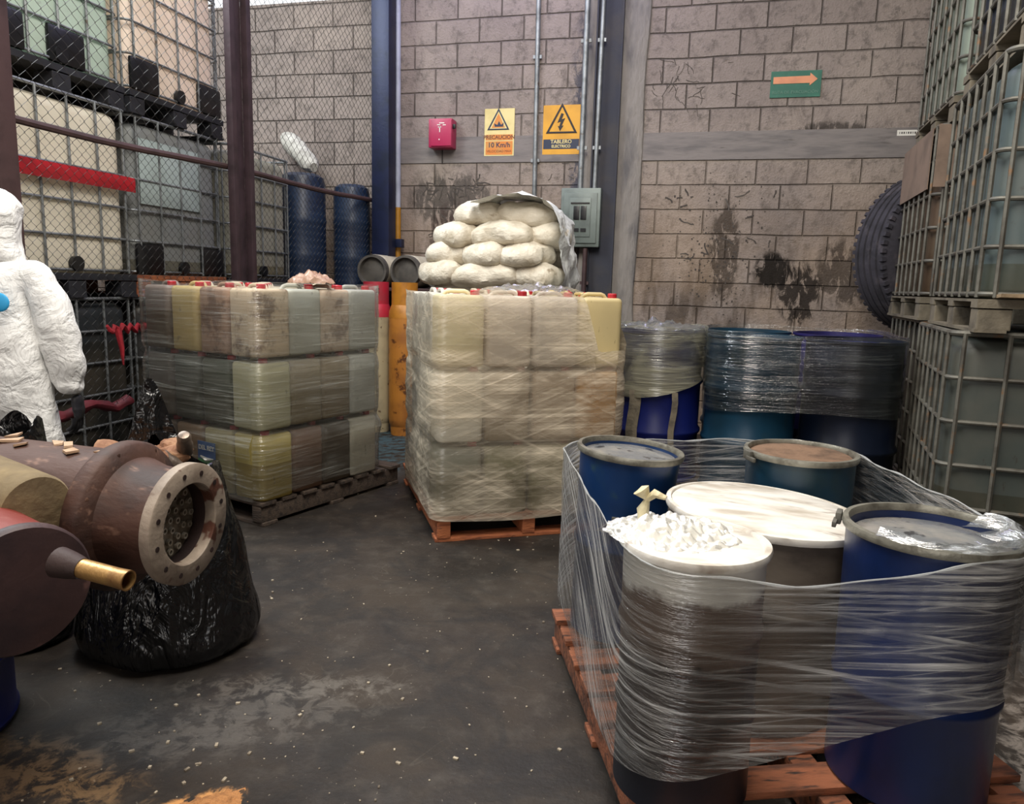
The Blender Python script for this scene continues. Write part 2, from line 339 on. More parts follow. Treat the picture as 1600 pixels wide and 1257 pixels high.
text('PRECAUCION', (0, -.012, -.045), .048, m_brown, s1, bold=.001); text('10 Km/h', (0, -.012, -.115), .062, m_nav, s1, bold=.001); text('VELOCIDAD MAX', (0, -.012, -.17), .03, m_brown, s1)
s2 = board('warning_sign', (-1.30, WY, 2.72), .345, .43, m_yel, 'bright yellow electrical hazard sign with lightning bolt and dark blue band')
tri_out(0, .07, .26, .017, m_ink, s2); G().poly([(-.006, .145), (-.04, .062), (-.01, .07), (-.022, .03), (-.036, .034), (-.014, -.012), (.016, .036), (0, .034), (.03, .1), (-.002, .09), (.016, .136)], -.0125, -.0105).ob('lightning_bolt', m_ink, s2)
G().box((0, -.0105, -.125), (.33, .002, .085)).ob('blue_band', m_nav, s2, smooth=False)
text('TABLERO', (0, -.012, -.105), .046, m_cream, s2, bold=.0008); text('ELECTRICO', (0, -.012, -.145), .034, m_cream, s2, bold=.0008)
m_grn = mat('green_sign', '#1f5c4a', '#2b6b56', .55, scale=9, bump=.02); m_pk = mat('faded_orange_arrow', '#d48d66', '#c07f5f', .6, scale=9, bump=.02)
s3 = board('evacuation_sign', (.68, WY, 3.045), .4, .21, m_grn, 'green evacuation route sign with a faded orange arrow pointing right')
G().poly([(-.18, .06), (-.18, .005), (.11, .005), (.11, -.015), (.17, .035), (.11, .085), (.11, .062)], -.013, -.0102).ob('arrow', m_pk, s3)
text('RUTA DE EVACUACION', (0, -.012, -.065), .034, mat('green_sign_print', '#5a8070', None, .6, bump=0), s3)
s4 = board('label_strip', (1.63, WY, 2.635), .26, .045, m_white, 'narrow white printed label strip on the wall near the right tank stacks')
g = G()
for k in range(14): g.box((-.11 + k * .0165, -.0107, 0), (.009 if k % 3 else .005, .001, .016))
g.ob('print', m_ink, s4, smooth=False)
# dark scrawled marks on the blocks
rnd = random.Random(3); g = G()
def scrawl(cx, cz, w, h, n, r=.005):
    for k in range(n):
        x = cx + rnd.uniform(-w, w); z = cz + rnd.uniform(-h, h); a = rnd.uniform(-1.9, -.9) if rnd.random() < .6 else rnd.uniform(-.4, .4); L = rnd.uniform(.04, .16); pts = []
        for i in range(6):
            pts.append((x, WY + .0015, z)); a += rnd.uniform(-.5, .5); x += math.cos(a) * L / 5; z += math.sin(a) * L / 5
        g.tube(pts, [r * rnd.uniform(.5, 1.1) for _ in pts], 6)
scrawl(-2.35, 2.2, .3, .12, 34, .008); scrawl(-2.35, 1.8, .25, .22, 18, .006); scrawl(-1.8, 2.0, .25, .2, 12, .006); scrawl(-1.2, 2.35, .2, .08, 6, .005)
scrawl(-.32, 3.1, .2, .2, 20, .004); scrawl(-.05, 3.1, .25, .2, 9, .0035); scrawl(.1, 1.9, .5, .3, 16, .008)
for k in range(220):
    x = rnd.gauss(.15, .22); z = rnd.gauss(1.65, .3); g.box((x, WY + .0008, z), (rnd.uniform(.004, .016), .006, rnd.uniform(.004, .02)))
for v_ in g.b.verts: v_.co.y = WY - .0016 + max(-.001, min(.001, (v_.co.y - WY - .0015) * .15))
o = g.ob('wall_scrawl', mat('tar_smear', '#3f3833', '#57504a', .85, scale=3, bump=0), smooth=False); tag(o, 'dark scrawled writing and tar spatter marks on the block wall', 'wall markings', kind='stuff')

# ------------------------------------------------------------------ chain-link fence
def fx(y): return -3.03 - .085 * (6.75 - y)
fe = empty('chain_link_fence', (0, 0, 0)); tag(fe, 'tall chain-link fence with brown and blue posts in front of the caged tanks', 'fence')
y0_, y1_ = 2.5, 6.74; L = y1_ - y0_
def mesh_panel(nc, za, zb, r, name):
    cw = L / nc; nr = int((zb - za) / cw); cu = G()
    for k in range(nc):
        pts = []
        for j in range(nr + 1):
            sg = 1 if (j + k) % 2 else -1
            y = y0_ + cw * (k + .5 + .5 * sg); pts.append((fx(y) + .003 * sg, y, za + j * cw))
        cu.tube(pts, r, 3, cap=False)
    return cu.ob(name, m_wire, fe)
mesh_panel(118, 2.06, 4.8, .0019, 'wire_mesh'); mesh_panel(156, .05, 2.06, .0016, 'wire_mesh')
G().tube([(fx(y) - .0, y, 2.06 + .01 * math.sin(y * 3)) for y in [y0_ + (y1_ - y0_) * k / 12 for k in range(13)]], .02, 8).ob('middle_rail', m_rust, fe)
m_post = mat('brown_fence_post', '#43343a', '#33282c', .5, .3, scale=8, bump=.2)
m_bpost = mat('blue_fence_post', '#161f3e', '#111a30', .4, .3, scale=8, bump=.1)
def post(y, w, m, dx=0, name='post', h=5.3): return G().box((fx(y) + dx, y, h / 2), (w, w, h), bev=.004).ob(name, m, fe)
post(2.97, .11, m_rust, .05); post(4.63, .05, m_post, .05); post(4.8, .05, m_post, .05)
G().box((fx(4.72) + .03, 4.72, 2.6), (.012, .1, 5.2)).ob('post_plate', m_post, fe)
post(6.64, .17, m_bpost, .11)
G().tube([(fx(y0_), y0_, .06), (fx(y1_), y1_, .06)], .022, 8).ob('bottom_rail', m_rust, fe)
G().tube([(fx(y0_), y0_, 4.8), (fx(y1_), y1_, 4.8)], .022, 8).ob('top_rail', m_rust, fe)
pp = G().tube([(-2.86, 6.81, 2.02), (-2.87, 6.81, 5.3)], .028, 10).ob('down_pipe', mat('pale_pvc_pipe', '#a9aebd', '#8f94a3', .4, scale=5, bump=.05)); tag(pp, 'pale vertical pipe with a yellow lower length beside the blue post', 'pipe')
G().tube([(-2.857, 6.81, 0), (-2.86, 6.81, 2.02)], .03, 10).ob('lower_pipe', mat('yellow_pipe', '#b07a1c', '#96681a', .5, scale=6, bump=.1), pp)
G().box((-2.85, 6.77, 1.68), (.12, .08, .08), bev=.006).ob('bracket', m_bpost, pp)

# ------------------------------------------------------------------ caged bulk tanks
def poly_mat(name, rough=.45, trans=.25, dirt='#4a3a2a', dirt_a=(.62, .78), dsc=9):
    t = NT(name); oi = t.n.new('ShaderNodeObjectInfo'); s = t.n.new('ShaderNodeSeparateXYZ'); t.link(t.tc.outputs['Generated'], s.inputs[0])
    v = t.vec(jitter=True); n = t.noise(v, 3, 4); lvl = t.math('LESS_THAN', s.outputs[2], oi.outputs['Alpha'])
    n2 = t.noise(v, dsc, 5, .7); n3 = t.noise(t.vec(scale=(1, 1, .35), jitter=True), 22, 4, .7)
    wet = t.mix(1.0, oi.outputs['Color'], (.5, .44, .3, 1)); t.n[wet.node.name].blend_type = 'MULTIPLY'
    c = t.mix(t.math('MULTIPLY', lvl, .8), oi.outputs['Color'], wet)
    c = t.mix(t.ramp(n, .3, .7, 0, .18), c, (.30, .24, .17, 1)); c = t.mix(t.ramp(n2, *dirt_a, 0, .75), c, lin(dirt)); c = t.mix(t.ramp(n3, .66, .74, 0, .6), c, lin('#3a2a20'))
    t.fin(c, rough, 0, t.bump(n2, .12, .01))
    tl = t.n.new('ShaderNodeBsdfTranslucent'); t.link(c, tl.inputs[0]); m = t.n.new('ShaderNodeMixShader'); m.inputs[0].default_value = trans
    t.link(t.b.outputs[0], m.inputs[1]); t.link(tl.outputs[0], m.inputs[2]); t.link(m.outputs[0], t.out.inputs[0]); return t.m
m_poly = poly_mat('translucent_polyethylene'); m_polyd = poly_mat('dirty_polyethylene', .5, .12, '#5a3c2c', (.48, .62), 6)

def rbox(g, w, d, z0, z1, r, tr, n=6, dome=.0):
    """rounded upright box; tr = shoulder radius"""
    def ring(ins, z):
        pts = []
        for cx, cy, a0 in ((w / 2 - r, d / 2 - r, 0), (-w / 2 + r, d / 2 - r, 90), (-w / 2 + r, -d / 2 + r, 180), (w / 2 - r, -d / 2 + r, 270)):
            for k in range(n + 1):
                a = R(a0 + 90 * k / n); rr = max(r - ins, .002); sx = cx - math.copysign(max(0, ins - r), cx); sy = cy - math.copysign(max(0, ins - r), cy)
                pts.append(Vector((sx + rr * math.cos(a), sy + rr * math.sin(a), z)))
        return pts
    rows = []
    for k in range(4): a = R(90 * k / 3); rows.append(ring(tr * .6 * (1 - math.sin(a)), z0 + tr * .6 * (1 - math.cos(a))))
    m = 6
    for k in range(1, m): rows.append(ring(0, z0 + tr * .6 + (z1 - z0 - tr * 1.6) * k / m))
    for k in range(5): a = R(90 * k / 4); rows.append(ring(tr * (1 - math.cos(a)), z1 - tr + tr * math.sin(a)))
    rows.append(ring(min(w, d) * .3, z1 + dome))
    V = [[g.b.verts.new(p) for p in row] for row in rows]; nn = len(V[0])
    for A, B in zip(V, V[1:]):
        for k in range(nn): g.b.faces.new((A[k], A[(k + 1) % nn], B[(k + 1) % nn], B[k]))
    g.b.faces.new(V[0][::-1]); g.b.faces.new(V[-1]); return g

_ibc = {}
def ibc(loc, rz, w, d, color, fill, label, cagem, woodm, group, key, nv=6, nh=6, rt_=.009, extras=None):
    """local origin at the footprint centre; pallet .14, cage to 1.17"""
    if key not in _ibc:
        root = empty('caged_tank', (0, 0, 0)); h = 1.17
        g = G()
        for x in (-w / 2 + .07, 0, w / 2 - .07):
            for y in (-d / 2 + .07, 0, d / 2 - .07): g.box((x, y, .055), (.13, .13, .09), bev=.006)
        for y in (-d / 2 + .06, 0, d / 2 - .06): g.box((0, y, .118), (w, .12, .026))
        for x in (-w / 2 + .06, 0, w / 2 - .06): g.box((x, 0, .0075), (.12, d, .015))
        g.box((0, 0, .137), (w, d, .012)); g.ob('pallet', woodm, root, smooth=False)
        g = rbox(G(), w - .05, d - .05, .145, h - .04, .11, .07, dome=.012); g.ob('tank', m_poly, root)
        G().lathe([(0, 0), (.085, 0), (.085, .03), (0, .03)], 20, Matrix.Translation((0, 0, h - .03))).ob('lid', m_black, root)
        g = G(); cw_, cd_ = w / 2 - .012, d / 2 - .012
        def loop(z, rr):
            r = .05; P = []
            for cx, cy, a0 in ((cw_ - r, cd_ - r, 0), (-cw_ + r, cd_ - r, 90), (-cw_ + r, -cd_ + r, 180), (cw_ - r, -cd_ + r, 270)):
                for k in range(4): a = R(a0 + 30 * k); P.append((cx + r * math.cos(a), cy + r * math.sin(a), z))
            g.tube(P, rr, 8, close=True)
        for k in range(nh): loop(.165 + (h - .175) * k / (nh - 1), rt_ if k < nh - 1 else rt_ * 1.3)
        for k in range(nv):
            x = -cw_ + .05 + (2 * cw_ - .1) * k / (nv - 1); y = -cd_ + .05 + (2 * cd_ - .1) * k / (nv - 1)
            for sy in (-1, 1): g.tube([(x, sy * (cd_ + .005), .15), (x, sy * (cd_ + .005), h - .01)], rt_, 6)
            for sx in (-1, 1): g.tube([(sx * (cw_ + .005), y, .15), (sx * (cw_ + .005), y, h - .01)], rt_, 6)
        g.ob('cage', cagem, root)
        vg = G().lathe([(0, 0), (.03, 0), (.03, .05), (.045, .05), (.045, .08), (0, .08)], 16, Matrix.Translation((0, -d / 2 + .07, .2)) @ Matrix.Rotation(R(90), 4, 'X')); vg.ob('valve', m_black, root)
        _ibc[key] = root; r = root
    else: r = copy_tree(_ibc[key])
    r.location = loc; r.rotation_euler.z = rz
    for ch in r.children:
        if ch.name.startswith('tank'): ch.color = (*lin(color)[:3], fill)
    tag(r, label, 'tank', group); return r
GL = 'caged tanks stacked behind the chain-link fence'
LX = -3.6 - .5
cols = [(3.68, .96), (4.66, .96), (5.64, .92)]
spec = {(0, 0): ('#2b3034', .75, 'dark caged tank at floor level behind the fence, next to the person in white'),
        (0, 1): ('#26292c', .6, 'dark caged tank at floor level hidden behind the plastic-wrapped left pallet load'),
        (0, 2): ('#3c4143', .5, 'floor-level caged tank behind the fence nearest the back wall'),
        (1, 0): ('#f6efdc', 0, 'cream caged tank with a red tape band, middle tier behind the fence'),
        (1, 1): ('#8f9494', .1, 'grey caged tank with a pale plate, middle tier behind the fence'),
        (1, 2): ('#a9a798', .1, 'pale grey caged tank on the middle tier behind the brown double post'),
        (2, 0): ('#c9dacd', 0, 'pale green caged tank on the top tier behind the fence'),
        (2, 1): ('#faeadb', 0, 'bright cream and peach caged tank on the top tier behind the fence')}
for (tier, col), (cc, fl, lb) in spec.items():
    y, wd = cols[col]
    wm = 'left' if not (tier == 1 and col == 1) else 'leftorange'
    r = ibc((LX + .02 * ((tier + col) % 2), y, tier * 1.17), R(90), wd, 1.0, cc, fl, lb, m_galv, mat('black_pallet_base', '#23242a', '#18181c', .6, scale=6, bump=.2) if wm == 'left' else m_woodo, GL, wm + str(wd), nv=5, nh=6, rt_=.008)
    if (tier, col) == (1, 0): G().box((.01, -.52, .71), (wd * .98, .006, .09), bev=.002).ob('red_tape', m_red, r)
    if (tier, col) == (1, 1): G().box((-.08, -.485, .82), (.62, .008, .42), bev=.002).ob('name_plate', mat('pale_plate', '#a5b3b2', '#8f9b9a', .4, scale=4, bump=.05), r)
    if (tier, col) in ((2, 0), (2, 1), (1, 1)):
        for k, xx in enumerate((-.33, .33) if col else (-.36, .05)):
            G().box((xx, -.487, .25), (.26, .03, .2), bev=.02).ob('corner_guard', m_black, r)
# red rags tied to the fence
g = G(); P = [(fx(3.6) + .02, 3.55 + .02 * k + .0, 1.02 - .02 * (k % 3)) for k in range(18)]
g.tube(P, [.008 + .008 * abs(math.sin(k * 1.3)) for k in range(18)], 8).tube([(P[4][0], P[4][1], P[4][2]), (P[4][0] + .01, P[4][1] + .02, .88), (P[4][0], P[4][1] + .03, .78)], [.02, .014, .006], 8)
g.jitter(.012, 25); o = g.ob('red_rag', mat('red_cloth', '#a01f2c', '#7c1822', .8, scale=20, bump=.4)); tag(o, 'twisted red rag tied to the fence mesh beside the left wrapped load', 'rag')
g = G(); g.tube([(fx(2.9) + .05, 2.95 + .06 * k, .56 + .02 * math.sin(k)) for k in range(14)], [.03 + .004 * math.sin(k * 2.1) for k in range(14)], 10).jitter(.015, 18)
o = g.ob('red_hose', mat('dark_red_rubber', '#5b1621', '#42101a', .6, scale=8, bump=.3)); tag(o, 'dark red rolled cloth lying along the fence foot rail behind the black bag', 'cloth')
o.location.z = -.0
# blue tall tanks and pale roll behind the fence
def ribbed(x, y, r, h, label, col):
    P = [(0, .0), (r * .9, 0), (r, .04)]; k = .2
    while k < h - .2: P += [(r, k - .03), (r + .008, k), (r, k + .03)]; k += .33
    P += [(r, h - .1), (r * .93, h - .03), (r * .7, h), (0, h + .01)]
    o = G().lathe(P, 32).ob('blue_tank', mat('navy_plastic_' + col, col, '#141c30', .4, scale=3, bump=.05), loc=(x, y, 0)); tag(o, label, 'tank', 'blue tanks behind the fence'); return o
ribbed(-3.62, 6.36, .21, 2.27, 'tall dark blue ribbed tank behind the fence beside the caged tanks', '#1a2b44')
ribbed(-3.24, 6.6, .17, 2.2, 'tall dark blue tank behind the fence right next to the blue post', '#17273e')
g = G().tube([(-4.0 + .0, 5.72 + k * .0, 0) for k in range(1)] + [], .05) if False else G()
A, B = Vector((-4.02, 6.78, 2.68)), Vector((-3.52, 6.40, 2.335))
g.tube([A.lerp(B, k / 12) for k in range(13)], [.06, .085, .09, .095, .09, .095, .09, .09, .085, .09, .085, .075, .04], 12).jitter(.012, 14)
o = g.ob('foam_roll', mat('dusty_white_foam', '#b9b6ad', '#96928a', .9, scale=14, bump=.5)); tag(o, 'dusty pale rolled sheet leaning from a tall blue tank to the back wall', 'roll')

# right-hand stacks
GR = 'caged tanks stacked on the right'
m_pw = mat('grey_brown_pallet', '#6d6556', '#4c463c', .85, scale=6, bump=.5)
a1 = R(-8)
def rcorner(px, py, w, d, ang):   # footprint centre from the front-left corner
    ex = Vector((math.cos(ang), math.sin(ang))); ey = Vector((-math.sin(ang), math.cos(ang))); c_ = Vector((px, py)) + ex * w / 2 + ey * d / 2; return c_.x, c_.y
x, y = rcorner(1.1, 3.66, 1.15, 1.1, a1)
m_cagedk = m_galvd
ibc((x, y, 0), a1, 1.15, 1.1, '#4b524e', .3, 'grimy grey caged tank at the floor of the near right stack', m_cagedk, m_pw, GR, 'right', nv=7, nh=6, rt_=.0105)
rm_ = ibc((x + .05, y - .06, 1.17), a1 + R(2), 1.15, 1.1, '#5a6a6c', .15, 'grey caged tank with black bottom in the middle of the near right stack', m_cagedk, m_pw, GR, 'right')
ibc((x + .09, y - .08, 2.34), a1 + R(3), 1.15, 1.1, '#26364a', .15, 'bluish dark caged tank topmost of the near right stack', m_cagedk, m_pw, GR, 'right')
x2, y2 = rcorner(1.33, 5.05, 1.15, 1.1, R(-4))
ibc((x2 + .03, y2 + .02, 0), R(-4), 1.15, 1.1, '#2a2c2c', .6, 'dark caged tank at the floor of the far right stack by the tyres', m_cagedk, m_pw, GR, 'right')
r = ibc((x2, y2 + .02, 1.17), R(-4), 1.15, 1.1, '#5b493a', .4, 'brown caged tank with a cardboard sheet in the middle of the far right stack', m_cagedk, m_pw, GR, 'right')
G().box((-.583, .0, .98), (.006, .9, .36)).box((-.3, -.56, .98), (.55, .006, .36)).ob('cardboard_sheet', mat('weathered_cardboard', '#7d6a5c', '#65564b', .9, scale=5, bump=.2), r, smooth=False)
ibc((x2 + .05, y2 - .03, 2.34), R(-4), 1.15, 1.1, '#98a596', .0, 'pale greenish caged tank topmost of the far right stack', m_cagedk, m_pw, GR, 'right')
G().box((-.08, -.55, .158), (.86, .09, .014)).box((-.2, -.57, .395), (.3, .03, .008)).jitter(.012, 9).ob('cardboard_layer', mat('dusty_tan_board', '#9a8468', '#7a6850', .9, scale=9, bump=.4), rm_)

# ------------------------------------------------------------------ tyres
m_tyre = mat('dusty_black_rubber', '#34323a', '#232228', .85, scale=6, bump=.4, c3='#4b464c', s3=7, a3=(.5, .75))
def tyre(ro, w, ri):
    hw = w / 2; P = [(ri, -hw * .8), (ri, hw * .8), (ri + .03, hw * .92), (ro * .8, hw), (ro * .95, hw * .93), (ro, hw * .8)]
    tread = []
    for k in range(9):
        z = hw * .8 - 1.6 * hw * k / 8
        tread += [(ro, z)] if k % 2 == 0 else [(ro - .0, z + .012), (ro - .022, z + .008), (ro - .022, z - .008), (ro, z - .012)]
    P += tread[1:] + [(ro * .95, -hw * .93), (ro * .8, -hw), (ri + .03, -hw * .92), (ri, -hw * .8)]
    g = G().lathe(P, 64)
    for k in range(64):
        a = 2 * math.pi * k / 64
        for sgn in (-1, 1): g.box((math.cos(a) * (ro * .972), math.sin(a) * (ro * .972), sgn * hw * .84), (.035, .03, hw * .3), rz=a)
    return g
for k in range(3):
    o = tyre(.36, .335, .2).ob('tyre', m_tyre, loc=(1.78 + .01 * k, 6.5, .168 + .336 * k))
    tag(o, ['black tyre lying flat at the bottom under the large standing tyre', 'black tyre lying flat in the middle under the large standing tyre', 'black tyre lying flat directly under the large standing tyre'][k], 'tyre', 'tyres in the back corner')
o = tyre(.63, .36, .34).ob('tyre', m_tyre); o.rotation_euler = (R(90), 0, R(24)); o.location = (1.80, 6.44, 1.64)
tag(o, 'large dusty black tyre standing on edge against the back wall by the right tanks', 'tyre', 'tyres in the back corner')

# ------------------------------------------------------------------ pallets
def frame(origin, ang): return Matrix.Translation((origin[0], origin[1], 0)) @ Matrix.Rotation(ang, 4, 'Z')
def pallet(origin, ang, w, d, m, label, h=.13):
    root = empty('wooden_pallet', (origin[0], origin[1], 0), ang); tag(root, label, 'pallet')
    bt = .02; rnd = random.Random(label)
    for k in range(3): 
        x = .045 + (w - .09) * k / 2
        G().box((x, d / 2, h / 2), (.07, d, h - 2 * bt), bev=.004).ob('stringer', m, root)
    for k in range(8):
        y = .05 + (d - .1) * k / 7; G().box((w / 2 + rnd.uniform(-.008, .008), y, h - bt / 2), (w + .01, .1, bt), bev=.003).jitter(.003, 4, k).ob('deck_board', m, root)
    for k in range(3):
        y = .055 + (d - .11) * k / 2; G().box((w / 2, y, bt / 2), (w, .1, bt), bev=.003).ob('bottom_board', m, root)
    return root
LA = (-3.128, 3.643); LANG = R(-17.3)
CA = (-1.223, 3.414); CANG = R(30)
FA = (-.012, 1.44); FANG = R(21.4)
pallet(LA, LANG, 1.0, 1.12, m_woodd, 'dark weathered pallet under the left wrapped load of jerrycans')
pallet(CA, CANG, 1.0, 1.2, m_woodo, 'orange-brown pallet under the middle wrapped load of jerrycans')
pallet(FA, FANG, 1.0, 1.2, m_woodn, 'reddish brown pallet under the wrapped small drums in the foreground')
pallet((-.55, 4.32), R(-3), 1.8, 1.1, m_woodd, 'dark pallet under the blue drums at the back')

# ------------------------------------------------------------------ jerrycans
CH = .387
def make_can():
    g = rbox(G(), .236, .222, 0, .358, .035, .022, n=4)
    for sy in (-1, 1):   # embossed side panels
        pass
    root = g.ob('jerrycan', m_poly)
    hg = G().tube([(-.085, 0, .35), (-.065, 0, .37), (-.045, 0, .375), (.03, 0, .375), (.045, 0, .37), (.06, 0, .35)], .0115, 10); hg.ob('handle', m_poly, root)
    G().lathe([(0, 0), (.024, 0), (.024, .02), (.02, .024), (0, .024)], 18, Matrix.Translation((.075, -.05, .358))).ob('cap', m_red, root)
    return root
can0 = make_can(); first = [True]
def place_can(F_, lx, ly, layer, color, fill, label, group, dirty=False, turn=0, scz=1):
    if first[0]: o = can0; first[0] = False
    else: o = copy_tree(can0)
    p = F_ @ Vector((lx, ly, 0)); o.location = (p.x, p.y, .13 + layer * CH); o.rotation_euler.z = F_.to_euler().z + turn * math.pi / 2 + random.uniform(-.02, .02)
    for q in [o] + list(o.children):
        q.color = (*lin(color)[:3], fill if q == o else 0)
    if dirty:
        o.data = can_dirty
    tag(o, label, 'jerrycan', group); return o
can_dirty = can0.data.copy(); can_dirty.materials[0] = m_polyd
LAY = ['bottom', 'middle', 'top']; ORD = ['first', 'second', 'third', 'fourth', 'fifth']
# left load: 4 across the left face (local x, y=front) and 4 along the right face
FL_ = frame(LA, LANG)
# colours: key (layer, face, idx) face 'L' index from the corner leftwards; face 'R' index from the corner backwards
colL = {(2, 'L', 3): ('#8d7f78', .6), (2, 'L', 2): ('#cbb57c', 0), (2, 'L', 1): ('#a5856f', 0, 1), (2, 'L', 0): ('#d8c3a6', 0, 1), (2, 'R', 1): ('#c0c0b4', 0), (2, 'R', 2): ('#c9b39d', 0, 1), (2, 'R', 3): ('#b6b6ae', 0),
        (1, 'L', 3): ('#6d665f', .5), (1, 'L', 2): ('#565d54', .5), (1, 'L', 1): ('#5d665a', .5), (1, 'L', 0): ('#cbc6a2', 0), (1, 'R', 1): ('#b0a38c', .55), (1, 'R', 2): ('#a4947c', .5), (1, 'R', 3): ('#c8c9c2', 0),
        (0, 'L', 3): ('#5d4a3a', .3), (0, 'L', 2): ('#8a6a4a', .3), (0, 'L', 1): ('#b5a878', .3), (0, 'L', 0): ('#cdb968', .55), (0, 'R', 1): ('#7c5a48', .4), (0, 'R', 2): ('#4c4034', .5), (0, 'R', 3): ('#c5bfae', 0)}
GLc = 'jerrycans in the left wrapped load'; GCc = 'jerrycans in the middle wrapped load'
def cname(hexc):
    r_, g_, b_, _ = lin(hexc); 
    v = max(r_, g_, b_)
    if v < .14: return 'dark'
    if b_ < .3 * r_ : return 'yellow' if g_ > .6 * r_ else 'amber'
    if b_ < .55 * r_: return 'tan' if v < .45 else 'cream yellow'
    if v < .45: return 'greyish'
    return 'whitish'
s_ = .25; ox = .125
for lay in range(3):
    for i in range(4):
        for j in range(4):
            fi = 3 - i
            edge = (j == 0) or (i == 3)
            if not edge and lay < 2: continue
            if j == 0: c_ = colL[(lay, 'L', fi)]; wh = ['nearest the corner', 'next to the corner can', 'third from the corner', 'at the far left end'][fi] + ' of the left face'
            elif i == 3: c_ = colL[(lay, 'R', j)]; wh = ['', 'next to the corner can', 'third from the corner', 'at the far right end'][j] + ' on the right face'
            else: c_ = (random.choice(['#ddd0b8', '#d8cbb0', '#c9b9a0']), 0); wh = '%s row back, %s from the left' % (ORD[j], ORD[i])
            if j == 0 and fi == 0: wh = 'at the near corner'
            place_can(FL_, .127 + i * .249, .125 + j * .228, lay, c_[0], c_[1], '%s jerrycan %s, %s layer, left load' % (cname(c_[0]), wh, LAY[lay]), GLc, len(c_) > 2, turn=random.choice((0, 1)) if not edge else (0 if j == 0 else 1))
FC_ = frame(CA, CANG)
colC = {(2, 'F', 0): ('#e6dab4', 0), (2, 'F', 1): ('#dccfc0', 0), (2, 'F', 2): ('#d9cfc4', 0), (2, 'F', 3): ('#d2c08e', 0), (1, 'F', 0): ('#ece8da', 0), (1, 'F', 1): ('#b7a58d', .3), (1, 'F', 2): ('#bda78e', 0), (1, 'F', 3): ('#d09a4e', 0),
        (0, 'F', 0): ('#8f9182', .6), (0, 'F', 1): ('#8c8a66', .5), (0, 'F', 2): ('#8f8c62', .4), (0, 'F', 3): ('#938a6c', .5)}
for lay in range(3):
    for i in range(4):
        for j in range(4):
            edge = j == 0 or i == 0 or i == 3
            if not edge and lay < 2: continue
            if j == 0: c_ = colC[(lay, 'F', i)]; wh = ['at the near corner', 'second from the left on the front', 'third from the left on the front', 'at the right end of the front'][i]
            elif i == 0: c_ = (['#a9a494', '#c5bfb2', '#d9d4c8'][lay], [.5, 0, 0][lay]); wh = '%s back along the left side' % ORD[j]
            elif i == 3: c_ = (['#8a8062', '#a8915f', '#d2bb84'][lay], 0); wh = '%s back along the right side' % ORD[j]
            else: c_ = (random.choice(['#ddd0b8', '#d8cbb0', '#c9b9a0']), 0); wh = '%s row back, %s from the left' % (ORD[j], ORD[i])
            place_can(FC_, .127 + i * .249, .13 + j * .245, lay, c_[0], c_[1], '%s jerrycan %s, %s layer, middle load' % (cname(c_[0]), wh, LAY[lay]), GCc, False, turn=0 if j == 0 else 1)
# printed label on a bottom can of the left load
p = FL_ @ Vector((.127 + 2 * .249 - .06, -.006, 0)); lab = empty('can_label', (p.x, p.y, .13 + .20), LANG); tag(lab, 'blue and green printed label on a yellow bottom jerrycan of the left load', 'label')
G().box((0, 0, .03), (.15, .003, .1)).ob('blue_field', mat('label_blue', '#1f4f8c', '#2a5a94', .4, scale=6, bump=0), lab, smooth=False)
G().box((0, 0, -.045), (.15, .003, .05)).ob('green_field', mat('label_green', '#2f8a4a', None, .4, bump=0), lab, smooth=False)
G().tube([(-.05, -.003, -.005), (0, -.003, -.02), (.06, -.003, -.012)], [.004, .012, .003], 8).ob('swoosh', m_white, lab)
text('DEL REY', (0, -.0025, .045), .036, m_white, lab, bold=.0006)

# ------------------------------------------------------------------ stretch film
def rrect(w, d, r, n=6, x0=0, y0=0):
    P = []
    for cx, cy, a0 in ((x0 + w - r, y0 + r, -90), (x0 + w - r, y0 + d - r, 0), (x0 + r, y0 + d - r, 90), (x0 + r, y0 + r, 180)):
        for k in range(n + 1): a = R(a0 + 90 * k / n); P.append(Vector((cx + r * math.cos(a), cy + r * math.sin(a))))
    return P
def resample(P, step, close=True):
    out = []; Q = P + [P[0]] if close else P; acc = 0.0; out.append((0.0, Q[0].copy())); nxt = step
    for a, b_ in zip(Q, Q[1:]):
        L_ = (b_ - a).length
        while acc + L_ >= nxt: out.append((nxt, a.lerp(b_, (nxt - acc) / L_))); nxt += step
        acc += L_
    if close and acc - out[-1][0] > 1e-4: out.append((acc, Q[-1].copy()))
    return out, acc
def film(name, Pts, M, ztop, zbot, off, m, label, nz=34, step=.022, g=lambda s: 0.0, parent=None):
    S, L_ = resample(Pts, step); ctr = sum((p for _, p in S), Vector((0, 0))) / len(S); rows, uvs = [], []
    tang = []
    for i in range(len(S)):
        a = S[i - 1][1] if i else S[-2][1]; b_ = S[(i + 1) % len(S)][1] if i < len(S) - 1 else S[1][1]
        d = (b_ - a).normalized() if (b_ - a).length > 1e-6 else Vector((1, 0)); n_ = Vector((d.y, -d.x)); 
        if n_.dot(S[i][1] - ctr) < 0: n_ = -n_
        tang.append(n_)
    for j in range(nz + 1):
        row, ur = [], []
        for i, (s, p) in enumerate(S):
            zt_, zb_ = ztop(s, p), zbot(s, p); z = zb_ + (zt_ - zb_) * j / nz
            o_ = off(s, z, p); q = p + tang[i] * o_; v_ = M @ Vector((q.x, q.y, z)); row.append(v_); ur.append((s, z + g(s)))
        rows.append(row); uvs.append(ur)
    gg = G(); gg.grid(rows, uvs=uvs); bmesh.ops.remove_doubles(gg.b, verts=gg.b.verts[:], dist=1e-5)
    o = gg.ob(name, m, parent, ang=180); tag(o, label, 'plastic wrap', 'stretch film around the loads') if not parent else None; return o
def wr(s, z, k=0, a=.003): return a * (fbm((s * 2.0, z * 22, k), 3) + .6 * fbm((s * 5, z * 12 + s * 4, k + 9), 2))
